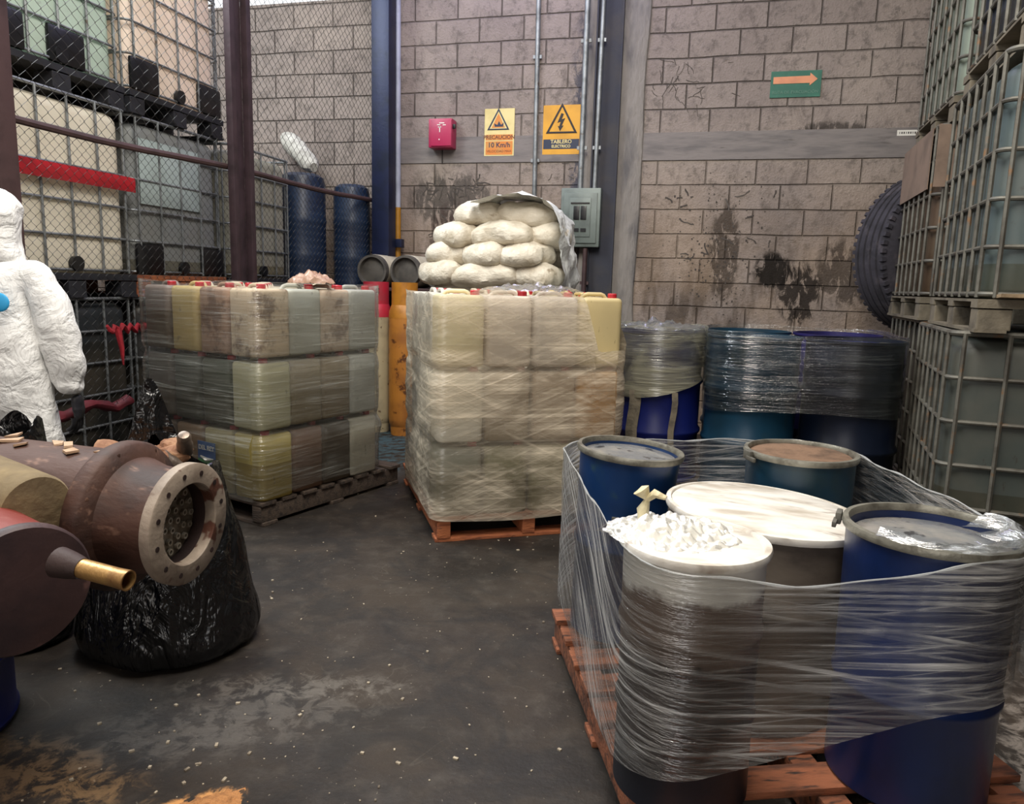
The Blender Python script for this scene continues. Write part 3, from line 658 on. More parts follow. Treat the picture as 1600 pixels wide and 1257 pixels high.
def crease(z, d=.016):
    r_ = 0
    for zz in (.13 + CH, .13 + 2 * CH): r_ -= d * math.exp(-((z - zz + .02) / .028) ** 2)
    return r_
fm1 = film_mat('clear_stretch_film', .07, .34, '#d9dcd6', 60, .5, .74, .08, .17, .08)
fm2 = film_mat('milky_stretch_film', .40, .45, '#ecdfc8', 34, .45, .7, .45, .25, .08)
fm3 = film_mat('streaky_stretch_film', .04, .78, '#e2e0dc', 74, .45, .70, .16, .13, .10, .8)
fm4 = film_mat('loose_stretch_film', .12, .45, '#e0e4e6', 30, .44, .7, .3, .2, .2)
film('stretch_film', rrect(1.03, .965, .06, x0=-.018, y0=-.018), FL_, lambda s, p: 1.285 + .012 * math.sin(s * 9), lambda s, p: .15 + .02 * math.sin(s * 3),
     lambda s, z, p: crease(z) + wr(s, z, 1) + (.02 * max(0, 1 - abs(z - .42) / .1) * max(0, math.sin(s * 2)) ), fm1, 'clear stretch film wound around the left load of jerrycans', nz=60)
def ctop(s, p):
    z = 1.262 + .02 * fbm((s * 5, 3, 1), 3)
    if p.y < .03:   # front face
        z += .045 * math.exp(-((p.x - .26) / .09) ** 2) + .03 * math.exp(-((p.x - .62) / .08) ** 2)
        if p.x > .76: z -= .27 * min(1, (p.x - .76) / .08)
    elif p.x > .97: z -= .27 * max(0, 1 - (p.y) / .25)
    return z
film('stretch_film', rrect(1.045, 1.02, .07, x0=-.022, y0=-.018), FC_, ctop, lambda s, p: .115 + .012 * math.sin(s * 5),
     lambda s, z, p: crease(z, .012) + wr(s, z, 4, .005) + .004 + .012 * fbm((s * 2, z * 3, 7), 2) * (1 if z < 1.2 else .3), fm2, 'milky creased stretch film wound around the middle load of jerrycans', nz=64)
# loose film tuft on top of the left load
def crumple(name, loc, rx, ry, h, m, label, cat, seed, n=26, amp=.03, sc=9, rz=0):
    g = G(); rows = []
    for i in range(n + 1):
        row = []
        for j in range(n + 1):
            u, v_ = i / n * 2 - 1, j / n * 2 - 1; d = math.sqrt(u * u + v_ * v_)
            k = 1 / max(1, d) ; u2, v2 = u * (math.sqrt(max(0, 1 - v_ * v_ / 2))), v_ * (math.sqrt(max(0, 1 - u * u / 2))); dd = u2 * u2 + v2 * v2
            e = 1 + .15 * noise.noise(Vector((u * 2, v_ * 2, seed)))
            z = h * (1 - dd) ** .6 if dd < 1 else 0
            z += abs(noise.noise(Vector((u * sc * .35, v_ * sc * .35, seed)))) * amp * 1.6 * (1 - .6 * dd) + noise.noise(Vector((u * sc, v_ * sc, seed + 5))) * amp * .6 * (1 - .5 * dd)
            row.append((u2 * rx * e, v2 * ry * e, max(0.001, z)))
        rows.append(row)
    g.grid(rows); o = g.ob(name, m, ang=50, loc=loc, rz=rz); tag(o, label, cat); return o
p = FL_ @ Vector((.87, .5, 0)); crumple('plastic_scrap', (p.x, p.y, 1.292), .13, .13, .05, mat('brown_crumpled_plastic', '#8e6a55', '#a98b78', .35, scale=9, bump=.3), 'crumpled brown plastic scrap on top of the left wrapped load', 'plastic scrap', 3)
p = FC_ @ Vector((.55, .22, 0)); crumple('film_end', (p.x, p.y, 1.285), .28, .2, .02, fm4, 'loose crumpled film end lying over the top of the middle load', 'plastic wrap', 8, amp=.03, rz=CANG)

# ------------------------------------------------------------------ drums
m_blue = mat('blue_drum_paint', '#0f3260', '#0b2548', .32, .15, scale=4, bump=.08, c3='#2f4a52', s3=6, a3=(.62, .8))
m_teal = mat('blue_green_drum_paint', '#0d3348', '#0f2a3a', .35, .15, scale=4, bump=.1, c3='#20333a', s3=5, a3=(.5, .75))
m_navy = mat('navy_drum_paint', '#0d1526', '#0a101e', .35, .15, scale=4, bump=.1)
m_ultra = mat('ultramarine_drum_plastic', '#101a58', '#0c1444', .35, scale=3, bump=.05)
m_rim = mat('worn_grey_clamp_ring', '#8b887c', '#5f5b52', .4, .5, scale=18, bump=.2)
def bigdrum(x, y, z, m, label, lidm, tilt=0, D=.545, h=.93):
    r = D / 2; o = G().lathe([(0, .01), (r - .012, .01), (r - .012, 0), (r, 0), (r, .015), (r - .01, .02), (r - .01, .28), (r + .004, .3), (r + .004, .315), (r - .01, .335), (r - .01, .595), (r + .004, .615), (r + .004, .63), (r - .01, .65), (r - .01, .7), (r - .003, .72), (r - .01, .74), (r - .01, .77), (r - .003, .79), (r - .01, .81),
                               (r - .01, h - .02), (r, h - .015), (r, h), (r - .014, h), (r - .014, h - .03), (0, h - .03)], 48).ob('drum', m, loc=(x, y, z))
    G().lathe([(0, h - .024), (r - .02, h - .024), (r - .016, h - .03)], 40).ob('lid', lidm, o)
    G().lathe([(0, 0), (.035, 0), (.035, .012), (0, .012)], 14, Matrix.Translation((r * .6, 0, h - .026))).ob('bung', m_rim, o)
    tag(o, label, 'drum', 'large drums on the back pallet'); return o
m_lidg = mat('dirty_lid_grey', '#8d8a80', '#5e5a52', .35, scale=8, bump=.2)
m_lidb = mat('dusty_brown_lid', '#6f5540', '#4c3828', .85, scale=10, bump=.6)
bigdrum(-.21, 4.78, .13, m_ultra, 'ultramarine drum with film-wrapped top beside the middle load', m_lidg)
bigdrum(.345, 4.62, .13, m_teal, 'blue-green drum in the middle of the back row, front', m_lidg)
bigdrum(.9, 4.62, .13, m_navy, 'dark navy drum at the right end of the back row, front', m_ultra)
bigdrum(.345, 5.2, .13, m_teal, 'blue drum behind the blue-green drum in the back row', m_lidg)
bigdrum(.9, 5.2, .13, mat('purple_navy_drum', '#231f52', '#1b183f', .4, scale=4, bump=.1), 'purple-navy drum behind the dark drum in the back row', m_ultra)
# film round the back drums
def circ(x, y, r, n=28): return [Vector((x + r * math.cos(2 * math.pi * k / n), y + r * math.sin(2 * math.pi * k / n))) for k in range(n)]
def hull(P):
    P = sorted(((p.x, p.y) for p in P)); 
    def half(Q):
        h_ = []
        for q in Q:
            while len(h_) > 1 and (h_[-1][0] - h_[-2][0]) * (q[1] - h_[-2][1]) - (h_[-1][1] - h_[-2][1]) * (q[0] - h_[-2][0]) <= 0: h_.pop()
            h_.append(q)
        return h_
    a, b_ = half(P), half(P[::-1]); return [Vector(q) for q in a[:-1] + b_[:-1]]
I4 = Matrix.Identity(4)
fm5 = film_mat('thin_dark_film', .02, .16, '#b9c0bb', 60, .52, .75, .06, .15, .12)
film('stretch_film', hull(circ(.345, 4.62, .28) + circ(.9, 4.62, .28) + circ(.345, 5.2, .28) + circ(.9, 5.2, .28)), I4, lambda s, p: 1.085 + .006 * math.sin(s * 7), lambda s, p: .6 + .05 * math.sin(s * 2), lambda s, z, p: wr(s, z, 12, .004), fm5, 'thin glossy film around the four large drums at the back', nz=24)
film('stretch_film', circ(-.21, 4.78, .285, 40), I4, lambda s, p: 1.09 + .01 * math.sin(s * 11), lambda s, p: .74 + .09 * math.sin(s * 3.3 + 1), lambda s, z, p: wr(s, z, 17, .005) + .002, film_mat('yellowed_film', .5, .4, '#b8b49c', 40, .45, .7, .1, .22, .14), 'yellowed film around the top of the ultramarine drum', nz=18)
crumple('plastic_sheet', (-.21, 4.78, 1.066), .285, .285, .02, fm4, 'clear crumpled plastic sheet over the ultramarine drum top', 'plastic sheet', 21, amp=.05, sc=7)
g = G()
for (x, w_) in ((-.34, .035), (-.1, .018)):
    yy = 4.78 - math.sqrt(.285 ** 2 - (x + .21) ** 2) - .003
    g.grid([[(x - w_ * (1 if j == 0 else -1) + .008 * math.sin(k), yy + .0, .16 + k * .06) for j in range(2)] for k in range(10)])
g.ob('tape_strip', mat('dirty_tan_tape', '#6f6656', '#4c463c', .6, scale=14, bump=.3)); tag(bpy.data.objects['tape_strip'], 'dirty tan strips hanging down the front of the ultramarine drum', 'tape')

# small drums on the foreground pallet
def smalldrum(x, y, D, h, m, lidm, label, ring=m_rim, recess=.022, taper=.96, lean=(0, 0), z=.132, ribs=(.5,), name='small_drum'):
    r = D / 2; P = [(0, .008), (r * taper - .012, .008), (r * taper - .008, 0), (r * taper - .002, .006)]
    hh = h
    def rr(zf): return r * (taper + (1 - taper) * zf) - .006
    for f in sorted(ribs): P += [(rr(f - .025), (f - .025) * h), (rr(f) + .006, (f - .008) * h), (rr(f) + .006, (f + .008) * h), (rr(f + .025), (f + .025) * h)]
    P += [(rr(.95), h * .95), (rr(1), h - .012), (r - .006, h - .004), (r - .012, h - .004), (r - .013, h - recess), (0, h - recess)]
    o = G().lathe(P, 56).ob(name, m, loc=(x, y, z)); o.rotation_euler = (lean[0], lean[1], 0)
    G().lathe([(r - .013, h - .016), (r + .002, h - .018), (r + .005, h - .008), (r + .002, h + .001), (r - .01, h + .002), (r - .014, h - .006), (r - .013, h - .016)], 56).ob('clamp_ring', ring, o)
    G().lathe([(0, h - recess + .008), (r * .3, h - recess + .009), (r * .6, h - recess + .008), (r - .022, h - recess + .007), (r - .0135, h - recess + .001)], 48).jitter(.0015, 12, x).ob('lid', lidm, o)
    tag(o, label, 'drum', 'small drums on the foreground pallet'); return o
# two-tone body of the front-left drum: white above, brown below, near-black towards the bottom
t = NT('white_over_dark_drum'); s = t.n.new('ShaderNodeSeparateXYZ'); t.link(t.tc.outputs['Object'], s.inputs[0]); n = t.noise(t.vec(), 6, 5, .7)
zf = t.math('ADD', s.outputs[2], t.math('MULTIPLY', t.math('SUBTRACT', n, .5), .12))
c = t.mix(t.ramp(zf, .36, .38), lin('#231815'), lin('#5a4a40')); c = t.mix(t.ramp(zf, .51, .54), c, lin('#c9c4bc')); c = t.mix(t.ramp(zf, .16, .1), c, lin('#11131c')); m_two = t.fin(c, .45, 0, t.bump(n, .2, .01))
m_wlid = mat('cream_white_lid', '#d4cfc6', '#aaa091', .4, scale=5, bump=.25, c3='#6d5a4d', s3=8, a3=(.58, .8), stretch=(1, 2.5, 1))
m_wbody = mat('soiled_pale_drum', '#63594f', '#2c2521', .5, scale=3, bump=.15, stretch=(1, 1, 2.5))
m_wetlid = mat('wet_grey_lid', '#686a6c', '#8a857e', .2, scale=7, bump=.15, c3='#3a3a3c', s3=18, a3=(.6, .7))
fl = smalldrum(.03, 1.70, .338, .615, m_two, m_wlid, 'white-topped dark drum at the near left of the foreground pallet', ring=m_wlid, recess=.008, ribs=(.35, .68))
fr = smalldrum(.578, 1.885, .385, .645, mat('deep_blue_drum_paint', '#0a1f4a', '#081838', .35, .1, scale=4, bump=.08, c3='#1c2c3c', s3=6, a3=(.62, .8)), m_wetlid, 'blue drum with grey wet lid at the near right of the foreground pallet', recess=.04, ribs=(.4,))
br_ = smalldrum(.382, 2.675, .372, .645, m_teal, m_lidb, 'blue drum with a dusty brown lid at the back right of the foreground pallet', recess=.018, ribs=(.5,))
bl = smalldrum(-.232, 2.46, .352, .65, m_blue, m_wetlid, 'tapered blue drum leaning at the back left of the foreground pallet', recess=.03, taper=.78, lean=(R(0), R(4)), z=.137)
cc_ = smalldrum(.2, 2.19, .56, .555, m_wbody, m_wlid, 'wide drum with a cream white lid in the middle of the foreground pallet', ring=m_wlid, recess=.004, lean=(R(-1), R(3)), ribs=(.6,), z=.14)
# clamp clasp and bail on the tapered drum; clasp on the right drum
def clasp(o, ang, r, h, m=m_galvd):
    M = Matrix.Rotation(ang, 4, 'Z'); G().box((r + .012, 0, h - .012), (.014, .045, .03), M=M, bev=.003).box((r + .018, .03, h - .02), (.01, .05, .014), M=M, bev=.002).ob('clasp', m, o)
clasp(fr, R(165), .192, .645); clasp(br_, R(205), .186, .645); clasp(cc_, R(12), .277, .555)
M = Matrix.Rotation(R(-88), 4, 'Z'); rr_ = .152
g = G().tube([M @ Vector((rr_ + .008, -.07, .40)), M @ Vector((rr_ + .012, -.03, .435)), M @ Vector((rr_ + .012, .03, .435)), M @ Vector((rr_ + .008, .07, .40)), M @ Vector((rr_ + .006, .0, .395))], .0035, 8, close=True); g.ob('bail_handle', m_galv, bl)
G().box((rr_ + .012, 0, .432), (.012, .055, .04), M=M, bev=.003).ob('hinge_plate', m_galvd, bl)
# crumpled film over white drum
crumple('plastic_sheet', (-.025, 1.725, .742), .155, .135, .008, film_mat('white_crumpled_film', .8, .6, '#efede7', 14, .4, .65, .5, .3, .12, 9), 'white crumpled plastic sheet on the near left drum lid', 'plastic sheet', 31, n=64, amp=.028, sc=9)
g = G().tube([(-.095, 1.80, .735), (-.098, 1.80, .775), (-.09, 1.8, .80), (-.105, 1.8, .825)], [.012, .018, .008, .022], 10).tube([(-.09, 1.8, .80), (-.07, 1.79, .82), (-.045, 1.785, .815)], [.008, .012, .006], 8).jitter(.006, 40)
o = g.ob('knotted_bag_end', mat('yellowish_plastic_knot', '#cfc4a0', '#a99c78', .4, scale=20, bump=.3)); tag(o, 'yellowish knotted plastic bag end standing beside the white drum lid', 'plastic knot')

HP = hull(circ(.03, 1.70, .176) + circ(.578, 1.885, .199) + circ(.382, 2.675, .19) + circ(-.232, 2.46, .182))
def wgt(p, q, r=.26): return math.exp(-((p - Vector(q)).length / r) ** 2)
def interp(p, vals):
    W_ = [wgt(p, q) + 1e-6 for q, _ in vals]; return sum(w * v_[1] for w, v_ in zip(W_, vals)) / sum(W_)
# corner points of the wrap: front-left, front-right, back-right, back-left
vt = [((.0, 1.53), .735), ((.3, 1.63), .69), ((.62, 1.70), .765), ((.77, 1.85), .775), ((.57, 2.7), .77), ((.35, 2.86), .775), ((-.3, 2.63), .77), ((-.4, 2.4), .768), ((-.2, 1.95), .742)]
vb = [((.0, 1.53), .225), ((.3, 1.63), .30), ((.62, 1.70), .43), ((.77, 1.85), .46), ((.57, 2.7), .45), ((.35, 2.86), .45), ((-.3, 2.63), .30), ((-.4, 2.4), .22), ((-.2, 1.95), .20)]
S_, TL = resample(HP, .02)
# streaks run diagonally on the left face: from the back drum's rim down to the near corner
def gleft_build():
    acc = []; v_ = 0.0; prev = 0.0
    for s, p in S_:
        on = max(0, min(1, (p.y - 1.5) / .35, (2.75 - p.y) / .4)) if p.x < .05 else 0.0
        v_ += (s - prev) * on * .62; prev = s; acc.append((s, v_))
    return acc
GL_ = gleft_build()
def gs(s):
    x = s / .02; k = min(len(GL_) - 2, max(0, int(x))); f = min(1, x - k); return (GL_[k][1] * (1 - f) + GL_[k + 1][1] * f)
film('stretch_film', HP, I4, lambda s, p: interp(p, vt) + .004 * math.sin(s * 23), lambda s, p: interp(p, vb) + .012 * math.sin(s * 6),
     lambda s, z, p: wr(s, z + gs(s), 20, .0007) + .006 * fbm((s * 3, z * 4, 5), 2) - .01 * math.exp(-((p - Vector((.3, 1.63))).length / .2) ** 2), fm3, 'streaky stretch film wound around the small drums on the foreground pallet', nz=46, step=.016, g=gs)
# rolled upper edge of the film
pts = []
for s, p in S_[:-1]: pts.append((p.x, p.y, interp(p, vt) + .004 * math.sin(s * 23)))
g = G().tube(pts, [.0015 + .0045 * abs(noise.noise(Vector((k * .2, 0, 3)))) for k in range(len(pts))], 6, close=True)
o = g.ob('film_edge', film_mat('rolled_film_edge', .5, .5, '#eef0f0', 20, .4, .6, .2, .2, .2), bpy.data.objects.get('stretch_film.004') or None)
# loose flap hanging at the right corner
rows = []; uv = []
for i in range(18):
    row = []; ur = []
    for j in range(12):
        a = R(-25 + 60 * j / 11); rr = .2 + .004 + (.05 + .03 * math.sin(i * .5)) * (math.sin(math.pi * j / 11)) * (i / 17) ** .5
        z = .79 - i * (.018 + .002 * math.sin(j)); row.append((.578 + rr * math.cos(a) + noise.noise(Vector((i * .3, j * .4, 2))) * .02, 1.885 + rr * math.sin(a) + noise.noise(Vector((i * .3, j * .4, 7))) * .02, z)); ur.append((j * .03, i * .018))
    rows.append(row); uv.append(ur)
g = G(); g.grid(rows, uvs=uv); o = g.ob('film_flap', fm4, bpy.data.objects.get('stretch_film.004')); 
rows = []; uv = []   # film folded over the rim of the near right drum
for i in range(10):
    row = []; ur = []
    for j in range(30):
        a = R(-140 + 175 * j / 29); rr = .2 - i * .0075 * (1 + .6 * math.sin(j * .9)); row.append((.578 + rr * math.cos(a), 1.885 + rr * math.sin(a), .781 + .012 * math.sin(i * .6) + noise.noise(Vector((i * .8, j * .5, 4))) * .012)); ur.append((j * .03, i * .02))
    rows.append(row); uv.append(ur)
g = G(); g.grid(rows, uvs=uv); g.ob('film_fold', fm4, bpy.data.objects.get('stretch_film.004'))

# ------------------------------------------------------------------ gas cylinders, rack, horizontal cylinders
def gascyl(x, y, body, top, label, r=.135, h=1.31):
    o = G().lathe([(0, .05), (r * .7, .04), (r * .95, .09), (r, .14), (r, h - .3), (r * .96, h - .24), (r * .78, h - .18), (r * .4, h - .145), (0, h - .14)], 36).ob('gas_cylinder', body, loc=(x, y, 0))
    G().lathe([(r * .85, .1), (r * .82, 0), (r * .86, 0), (r * .9, .1)], 30).ob('foot_ring', body, o)
    G().lathe([(r * .78, h - .19), (r * .78, h), (r * .82, h), (r * .82, h - .19)], 30).ob('collar', top, o)
    G().lathe([(r * .99, h - .3), (r * 1.006, h - .3), (r * .965, h - .24), (r * .785, h - .178), (r * .62, h - .16)], 36).ob('shoulder_paint', top, o)
    G().tube([(0, 0, h - .15), (0, 0, h - .07)], .022, 12).ob('valve', m_rim, o)
    tag(o, label, 'gas cylinder', 'standing gas cylinders'); return o
m_cyc = mat('cream_cylinder_paint', '#b5a888', '#9c9076', .5, scale=5, bump=.15, c3='#5a4632', s3=22, a3=(.62, .7)); m_cyo = mat('orange_cylinder_paint', '#b5762f', '#99602a', .5, scale=5, bump=.15, c3='#5c3418', s3=12, a3=(.56, .66))
gc = gascyl(-2.71, 5.98, m_cyc, mat('red_cylinder_paint', '#b2263a', '#9a3a44', .45, scale=8, bump=.1), 'cream gas cylinder with a red collar between the two wrapped loads')
g = G()
for (dx, dz) in ((-.02, .04), (.0, .04), (.02, .04), (-.02, .0), (.02, .01), (0, -.02)): g.box((.045 + dx, -.098, 1.21 + dz), (.014, .003, .012))
g.ob('collar_opening', m_ink, gc, smooth=False)
gascyl(-2.42, 5.92, m_cyo, mat('orange_collar_paint', '#b87a26', '#9e6620', .45, scale=8, bump=.1), 'orange gas cylinder standing right of the cream one')
m_cw = mat('dusty_white_cylinder', '#c4bda9', '#a79f8c', .5, scale=5, bump=.1); m_dk = mat('dark_cylinder_base', '#54504b', '#3c3a38', .6, scale=8, bump=.2)
rk = empty('steel_rack', (-2.565, 6.5, 0)); tag(rk, 'dark steel rack behind the gas cylinders carrying the lying cylinders', 'rack')
G().box((0, 0, 1.245), (1.0, .5, .03), bev=.003).ob('shelf', m_rust, rk)
for sx in (-1, 1):
    for sy in (-1, 1): G().box((sx * .46, sy * .22, .615), (.04, .04, 1.23)).ob('leg', m_rust, rk, smooth=False)
for k, x in enumerate((-2.885, -2.565, -2.25)):
    r = .148; M = Matrix.Translation((x, 6.27, 1.26 + r)) @ Matrix.Rotation(R(-90), 4, 'X')
    o = G().lathe([(0, .05), (r * .8, .05), (r * .93, .03), (r, .07), (r, .48), (r * .8, .55), (0, .57)], 36, M).ob('lying_cylinder', m_cw)
    G().lathe([(r * .78, .06), (r * .82, 0), (r * .96, 0), (r * .985, .06)], 32, M).ob('foot_ring', m_dk, o); G().lathe([(0, .035), (r * .5, .04), (r * .79, .049), (r * .8, .051)], 32, M).ob('base', m_dk, o)
    tag(o, ['leftmost of the three dusty white cylinders lying on the rack', 'middle one of the three dusty white cylinders lying on the rack', 'rightmost of the three dusty white cylinders lying on the rack'][k], 'gas cylinder', 'cylinders lying on the rack')

# ------------------------------------------------------------------ sacks
m_sack = mat('dusty_woven_sack', '#d3cbbb', '#b5aa96', .6, scale=4, bump=.5, stretch=(1.2, 2.4, 2.4), c3='#8f806a', s3=6, a3=(.6, .8), bd=.02)
def sack_mesh(L_, w, h, seed):
    g = G(); rows = []; nu, nv = 22, 20
    for i in range(nu + 1):
        u = i / nu * 2 - 1; row = []
        e = (1 - abs(u) ** 3.2) ** .5 if abs(u) < 1 else 0
        e = max(e, .02); 
        for j in range(nv):
            a = 2 * math.pi * j / nv; ca, sa = math.cos(a), math.sin(a); x = u * L_ / 2
            yy = math.copysign(abs(ca) ** .75, ca) * w / 2 * (e * .75 + .25 * (e > .05)); z = math.copysign(abs(sa) ** .75, sa) * h / 2 * e
            n_ = noise.noise(Vector((x * 6, yy * 6, z * 6 + seed))) * .025 + noise.noise(Vector((x * 17, yy * 17, z * 13 + seed))) * .014
            row.append((x, yy * (1 + n_ * 7), z * (1 + n_ * 8) - .02 * (u * u)))
        rows.append(row)
    g.grid(rows, close=True); bmesh.ops.holes_fill(g.b, edges=g.b.edges[:]); return g
protos = []
sx0, sy0 = -1.52, 5.62
GS = 'white sacks stacked behind the middle load'
pallet((-2.05, 5.28), R(4), 1.05, .9, m_woodd, 'dark pallet under the pile of white sacks')
sm = [sack_mesh(.52, .36, .20, k * 7.3).ob('sack', m_sack) for k in range(4)]
used_s = [False] * 4
LN = ['first', 'second', 'third', 'fourth', 'fifth', 'sixth', 'seventh', 'eighth', 'ninth', 'tenth', 'eleventh', 'twelfth']
rs = random.Random(21)
for lay in range(12):
    z = .13 + .085 + lay * .147
    if lay < 8: cfg = [(-1.78, 5.5, 0, 1), (-1.27, 5.5, 0, 1), (-1.78, 5.86, 0, 1), (-1.27, 5.86, 0, 1)]
    else: cfg = [[(-1.87, 5.42, 75, .8), (-1.55, 5.38, 3, 1.05), (-1.17, 5.45, 85, .8), (-1.75, 5.85, 0, 1), (-1.25, 5.85, 0, 1)],
                 [(-1.84, 5.45, 20, .75), (-1.53, 5.42, 80, .85), (-1.24, 5.42, 70, .9), (-1.75, 5.85, 0, 1), (-1.25, 5.85, 0, 1)],
                 [(-1.76, 5.47, 60, .8), (-1.42, 5.42, -4, 1.0), (-1.13, 5.52, 80, .75), (-1.5, 5.85, 0, 1)],
                 [(-1.62, 5.5, 10, .85), (-1.26, 5.5, -8, .95)]][lay - 8]
    for i, (x, y, a_, sc) in enumerate(cfg):
        k = (lay + i) % 4
        if not used_s[k]: o = sm[k]; used_s[k] = True
        else: o = sm[k].copy(); C.objects.link(o)
        o.location = (x + rs.uniform(-.015, .015), y, z); o.scale = (sc * 1.02, 1.0, 1.0); o.rotation_euler = (rs.uniform(-.1, .1), rs.uniform(-.08, .08), R(a_) + rs.uniform(-.08, .08))
        nm = ['left front', 'middle front', 'right front', 'left back', 'right back'] if len(cfg) == 5 else ['left front', 'right front', 'left back', 'right back'] if lay < 8 else ['left front', 'middle front', 'right front', 'back'] if len(cfg) == 4 else ['left', 'right']
        tag(o, 'dusty white sack, %s one in the %s layer up of the pile' % (nm[i], LN[lay]), 'sack', GS)
# plastic sheet hanging over the right end of the pile
rows = []; uv = []
path = [(-1.62, 5.3, 1.90), (-1.45, 5.28, 1.95), (-1.28, 5.3, 1.955), (-1.13, 5.32, 1.93), (-1.02, 5.3, 1.85), (-.97, 5.28, 1.76), (-.955, 5.28, 1.66), (-.94, 5.27, 1.56), (-.93, 5.28, 1.44), (-.94, 5.27, 1.32), (-.96, 5.28, 1.22)]
for i, p in enumerate(path):
    for sub in range(3):
        q = Vector(p).lerp(Vector(path[min(i + 1, len(path) - 1)]), sub / 3); row = []; ur = []
        for j in range(16):
            f = j / 15; yy = q.y - .1 + f * .64; row.append((q.x + noise.noise(Vector((i + sub / 3, f * 5, 2))) * .05, yy, q.z + noise.noise(Vector((i * 1.3 + sub / 3, f * 6, 8))) * .05)); ur.append((f * .6, i * .09 + sub * .03))
        rows.append(row); uv.append(ur)
g = G(); g.grid(rows, uvs=uv); o = g.ob('plastic_sheet', mat('white_plastic_sheet', '#e4e6e3', '#d4d7d3', .25, scale=6, bump=.4, bd=.03), ang=30); tag(o, 'white plastic sheet draped over the right end of the sack pile', 'plastic sheet')

# ------------------------------------------------------------------ heat exchanger shell, vessels, stand drum, bags
m_shell = mat('rusty_brown_shell', '#482e23', '#2b1b16', .65, .1, scale=4, bump=.3, stretch=(1, 2, 2), c3='#7a5c4c', s3=11, a3=(.58, .75))
m_fl = mat('dirty_cream_flange', '#938576', '#6f6154', .6, .1, scale=8, bump=.3, c3='#4c2a1c', s3=11, a3=(.55, .62))
m_dkr = mat('dark_rust_iron', '#33221f', '#241816', .65, .2, scale=6, bump=.3)
AX = Vector((1, .03, -.03)).normalized(); SO = Vector((-1.30, 1.66, .652))   # shell axis and centre of the flange face
Q = Vector((0, 0, 1)).rotation_difference(AX).to_matrix().to_4x4()
MS = Matrix.Translation(SO) @ Q
hx = empty('heat_exchanger', SO); tag(hx, 'rusty brown tube heat exchanger with a cream bolted flange lying on the left', 'heat exchanger')
def child(g, name, m, parent, origin):
    bmesh.ops.translate(g.b, vec=-Vector(origin), verts=g.b.verts[:]); return g.ob(name, m, parent)
child(G().lathe([(.0, -1.25), (.172, -1.24), (.176, -.22)], 56, MS), 'shell', m_shell, hx, SO)
child(G().lathe([(.12, -.235), (.2, -.23), (.207, -.215), (.207, -.19), (.2, -.178), (.165, -.165), (.15, -.12), (.143, -.05), (.143, -.02)], 56, MS), 'collar', m_shell, hx, SO)
child(G().lathe([(.137, -.03), (.163, -.03), (.166, -.026), (.166, 0), (.162, .003), (.113, .003), (.110, 0), (.110, -.03)], 64, MS), 'flange', m_fl, hx, SO)
child(G().lathe([(.111, -.005), (.111, -.075), (.10, -.08)], 48, MS), 'bore', m_dkr, hx, SO)
child(G().lathe([(.111, -.07), (0, -.07)], 40, MS), 'tube_plate', mat('tube_plate_grey', '#8d8474', '#5f5648', .6, .3, scale=12, bump=.3), hx, SO)
g = G()
for ring_, nn in ((.0, 1), (.032, 6), (.062, 11), (.09, 16)):
    for k in range(nn):
        a = 2 * math.pi * k / nn + ring_ * 9; x, y = ring_ * math.cos(a), ring_ * math.sin(a); g.lathe([(.005, -.069), (.0055, -.060), (.0095, -.060), (.0105, -.069)], 10, MS @ Matrix.Translation((x, y, 0)))
child(g, 'tube_end', mat('grey_tube_ends', '#b3ab9c', '#8a8274', .5, .4, scale=12, bump=.2), hx, SO)['kind'] = 'stuff'
for k in range(12):
    a = 2 * math.pi * (k + .4) / 12; child(G().lathe([(0, .001), (.0075, .001), (.0075, .0045), (0, .0045)], 10, MS @ Matrix.Translation((.139 * math.cos(a), .139 * math.sin(a), 0))), 'bolt_hole', m_dkr, hx, SO)
for k in range(8):
    a = 2 * math.pi * k / 8 + .3; child(G().lathe([(0, -.125), (.008, -.125), (.008, -.115), (0, -.112)], 8, MS @ Matrix.Translation((.187 * math.cos(a), .187 * math.sin(a), -.06))), 'bolt', m_shell, hx, SO)
# loose gasket scraps on the shell
g = G(); rnd = random.Random(9)
for k in range(9):
    x = -1.95 + k * .055 + rnd.uniform(-.02, .02); y = 1.64 + rnd.uniform(-.05, .05); z = .652 + .035 * 0 + math.sqrt(max(0, .176 ** 2 - (y - 1.65) ** 2)) + .03 * (-(x + 1.3)) + .004
    g.box((x, y, z), (rnd.uniform(.03, .07), rnd.uniform(.015, .03), .006), rz=rnd.uniform(-1, 1))
g.jitter(.01, 20); o = g.ob('paper_scraps', mat('tan_paper', '#a98c72', '#8a6c54', .85, scale=9, bump=.2), smooth=False); tag(o, 'torn tan paper scraps lying along the top of the heat exchanger', 'paper scraps', kind='stuff')
# near vessel
VA = Vector((.93, -.33, -.05)).normalized(); VO = Vector((-1.405, 1.235, .622)); Q = Vector((0, 0, 1)).rotation_difference(VA).to_matrix().to_4x4(); MV = Matrix.Translation(VO) @ Q
vs = empty('tank_vessel', VO); tag(vs, 'reddish brown round-ended vessel with a cut brass nozzle at the left edge', 'vessel')
m_cap = mat('dark_maroon_cap', '#3f2c2b', '#2c2023', .55, .15, scale=6, bump=.2, c3='#6a4c46', s3=14, a3=(.6, .75)); m_redv = mat('red_primer_vessel', '#742c22', '#6a3a34', .5, .1, scale=4, bump=.2, c3='#b08478', s3=7, a3=(.6, .8))
child(G().lathe([(0, -1.0), (.138, -.99), (.14, -.02), (.145, -.015)], 48, MV), 'shell', m_redv, vs, VO)
child(G().lathe([(.14, -.02), (.15, -.016), (.15, .0), (.144, .008), (.08, .014), (0, .016)], 48, MV), 'end_cap', m_cap, vs, VO)
N0 = MV @ Vector((0, 0, .01)); side = MV.to_3x3() @ Vector((0, 1, 0))
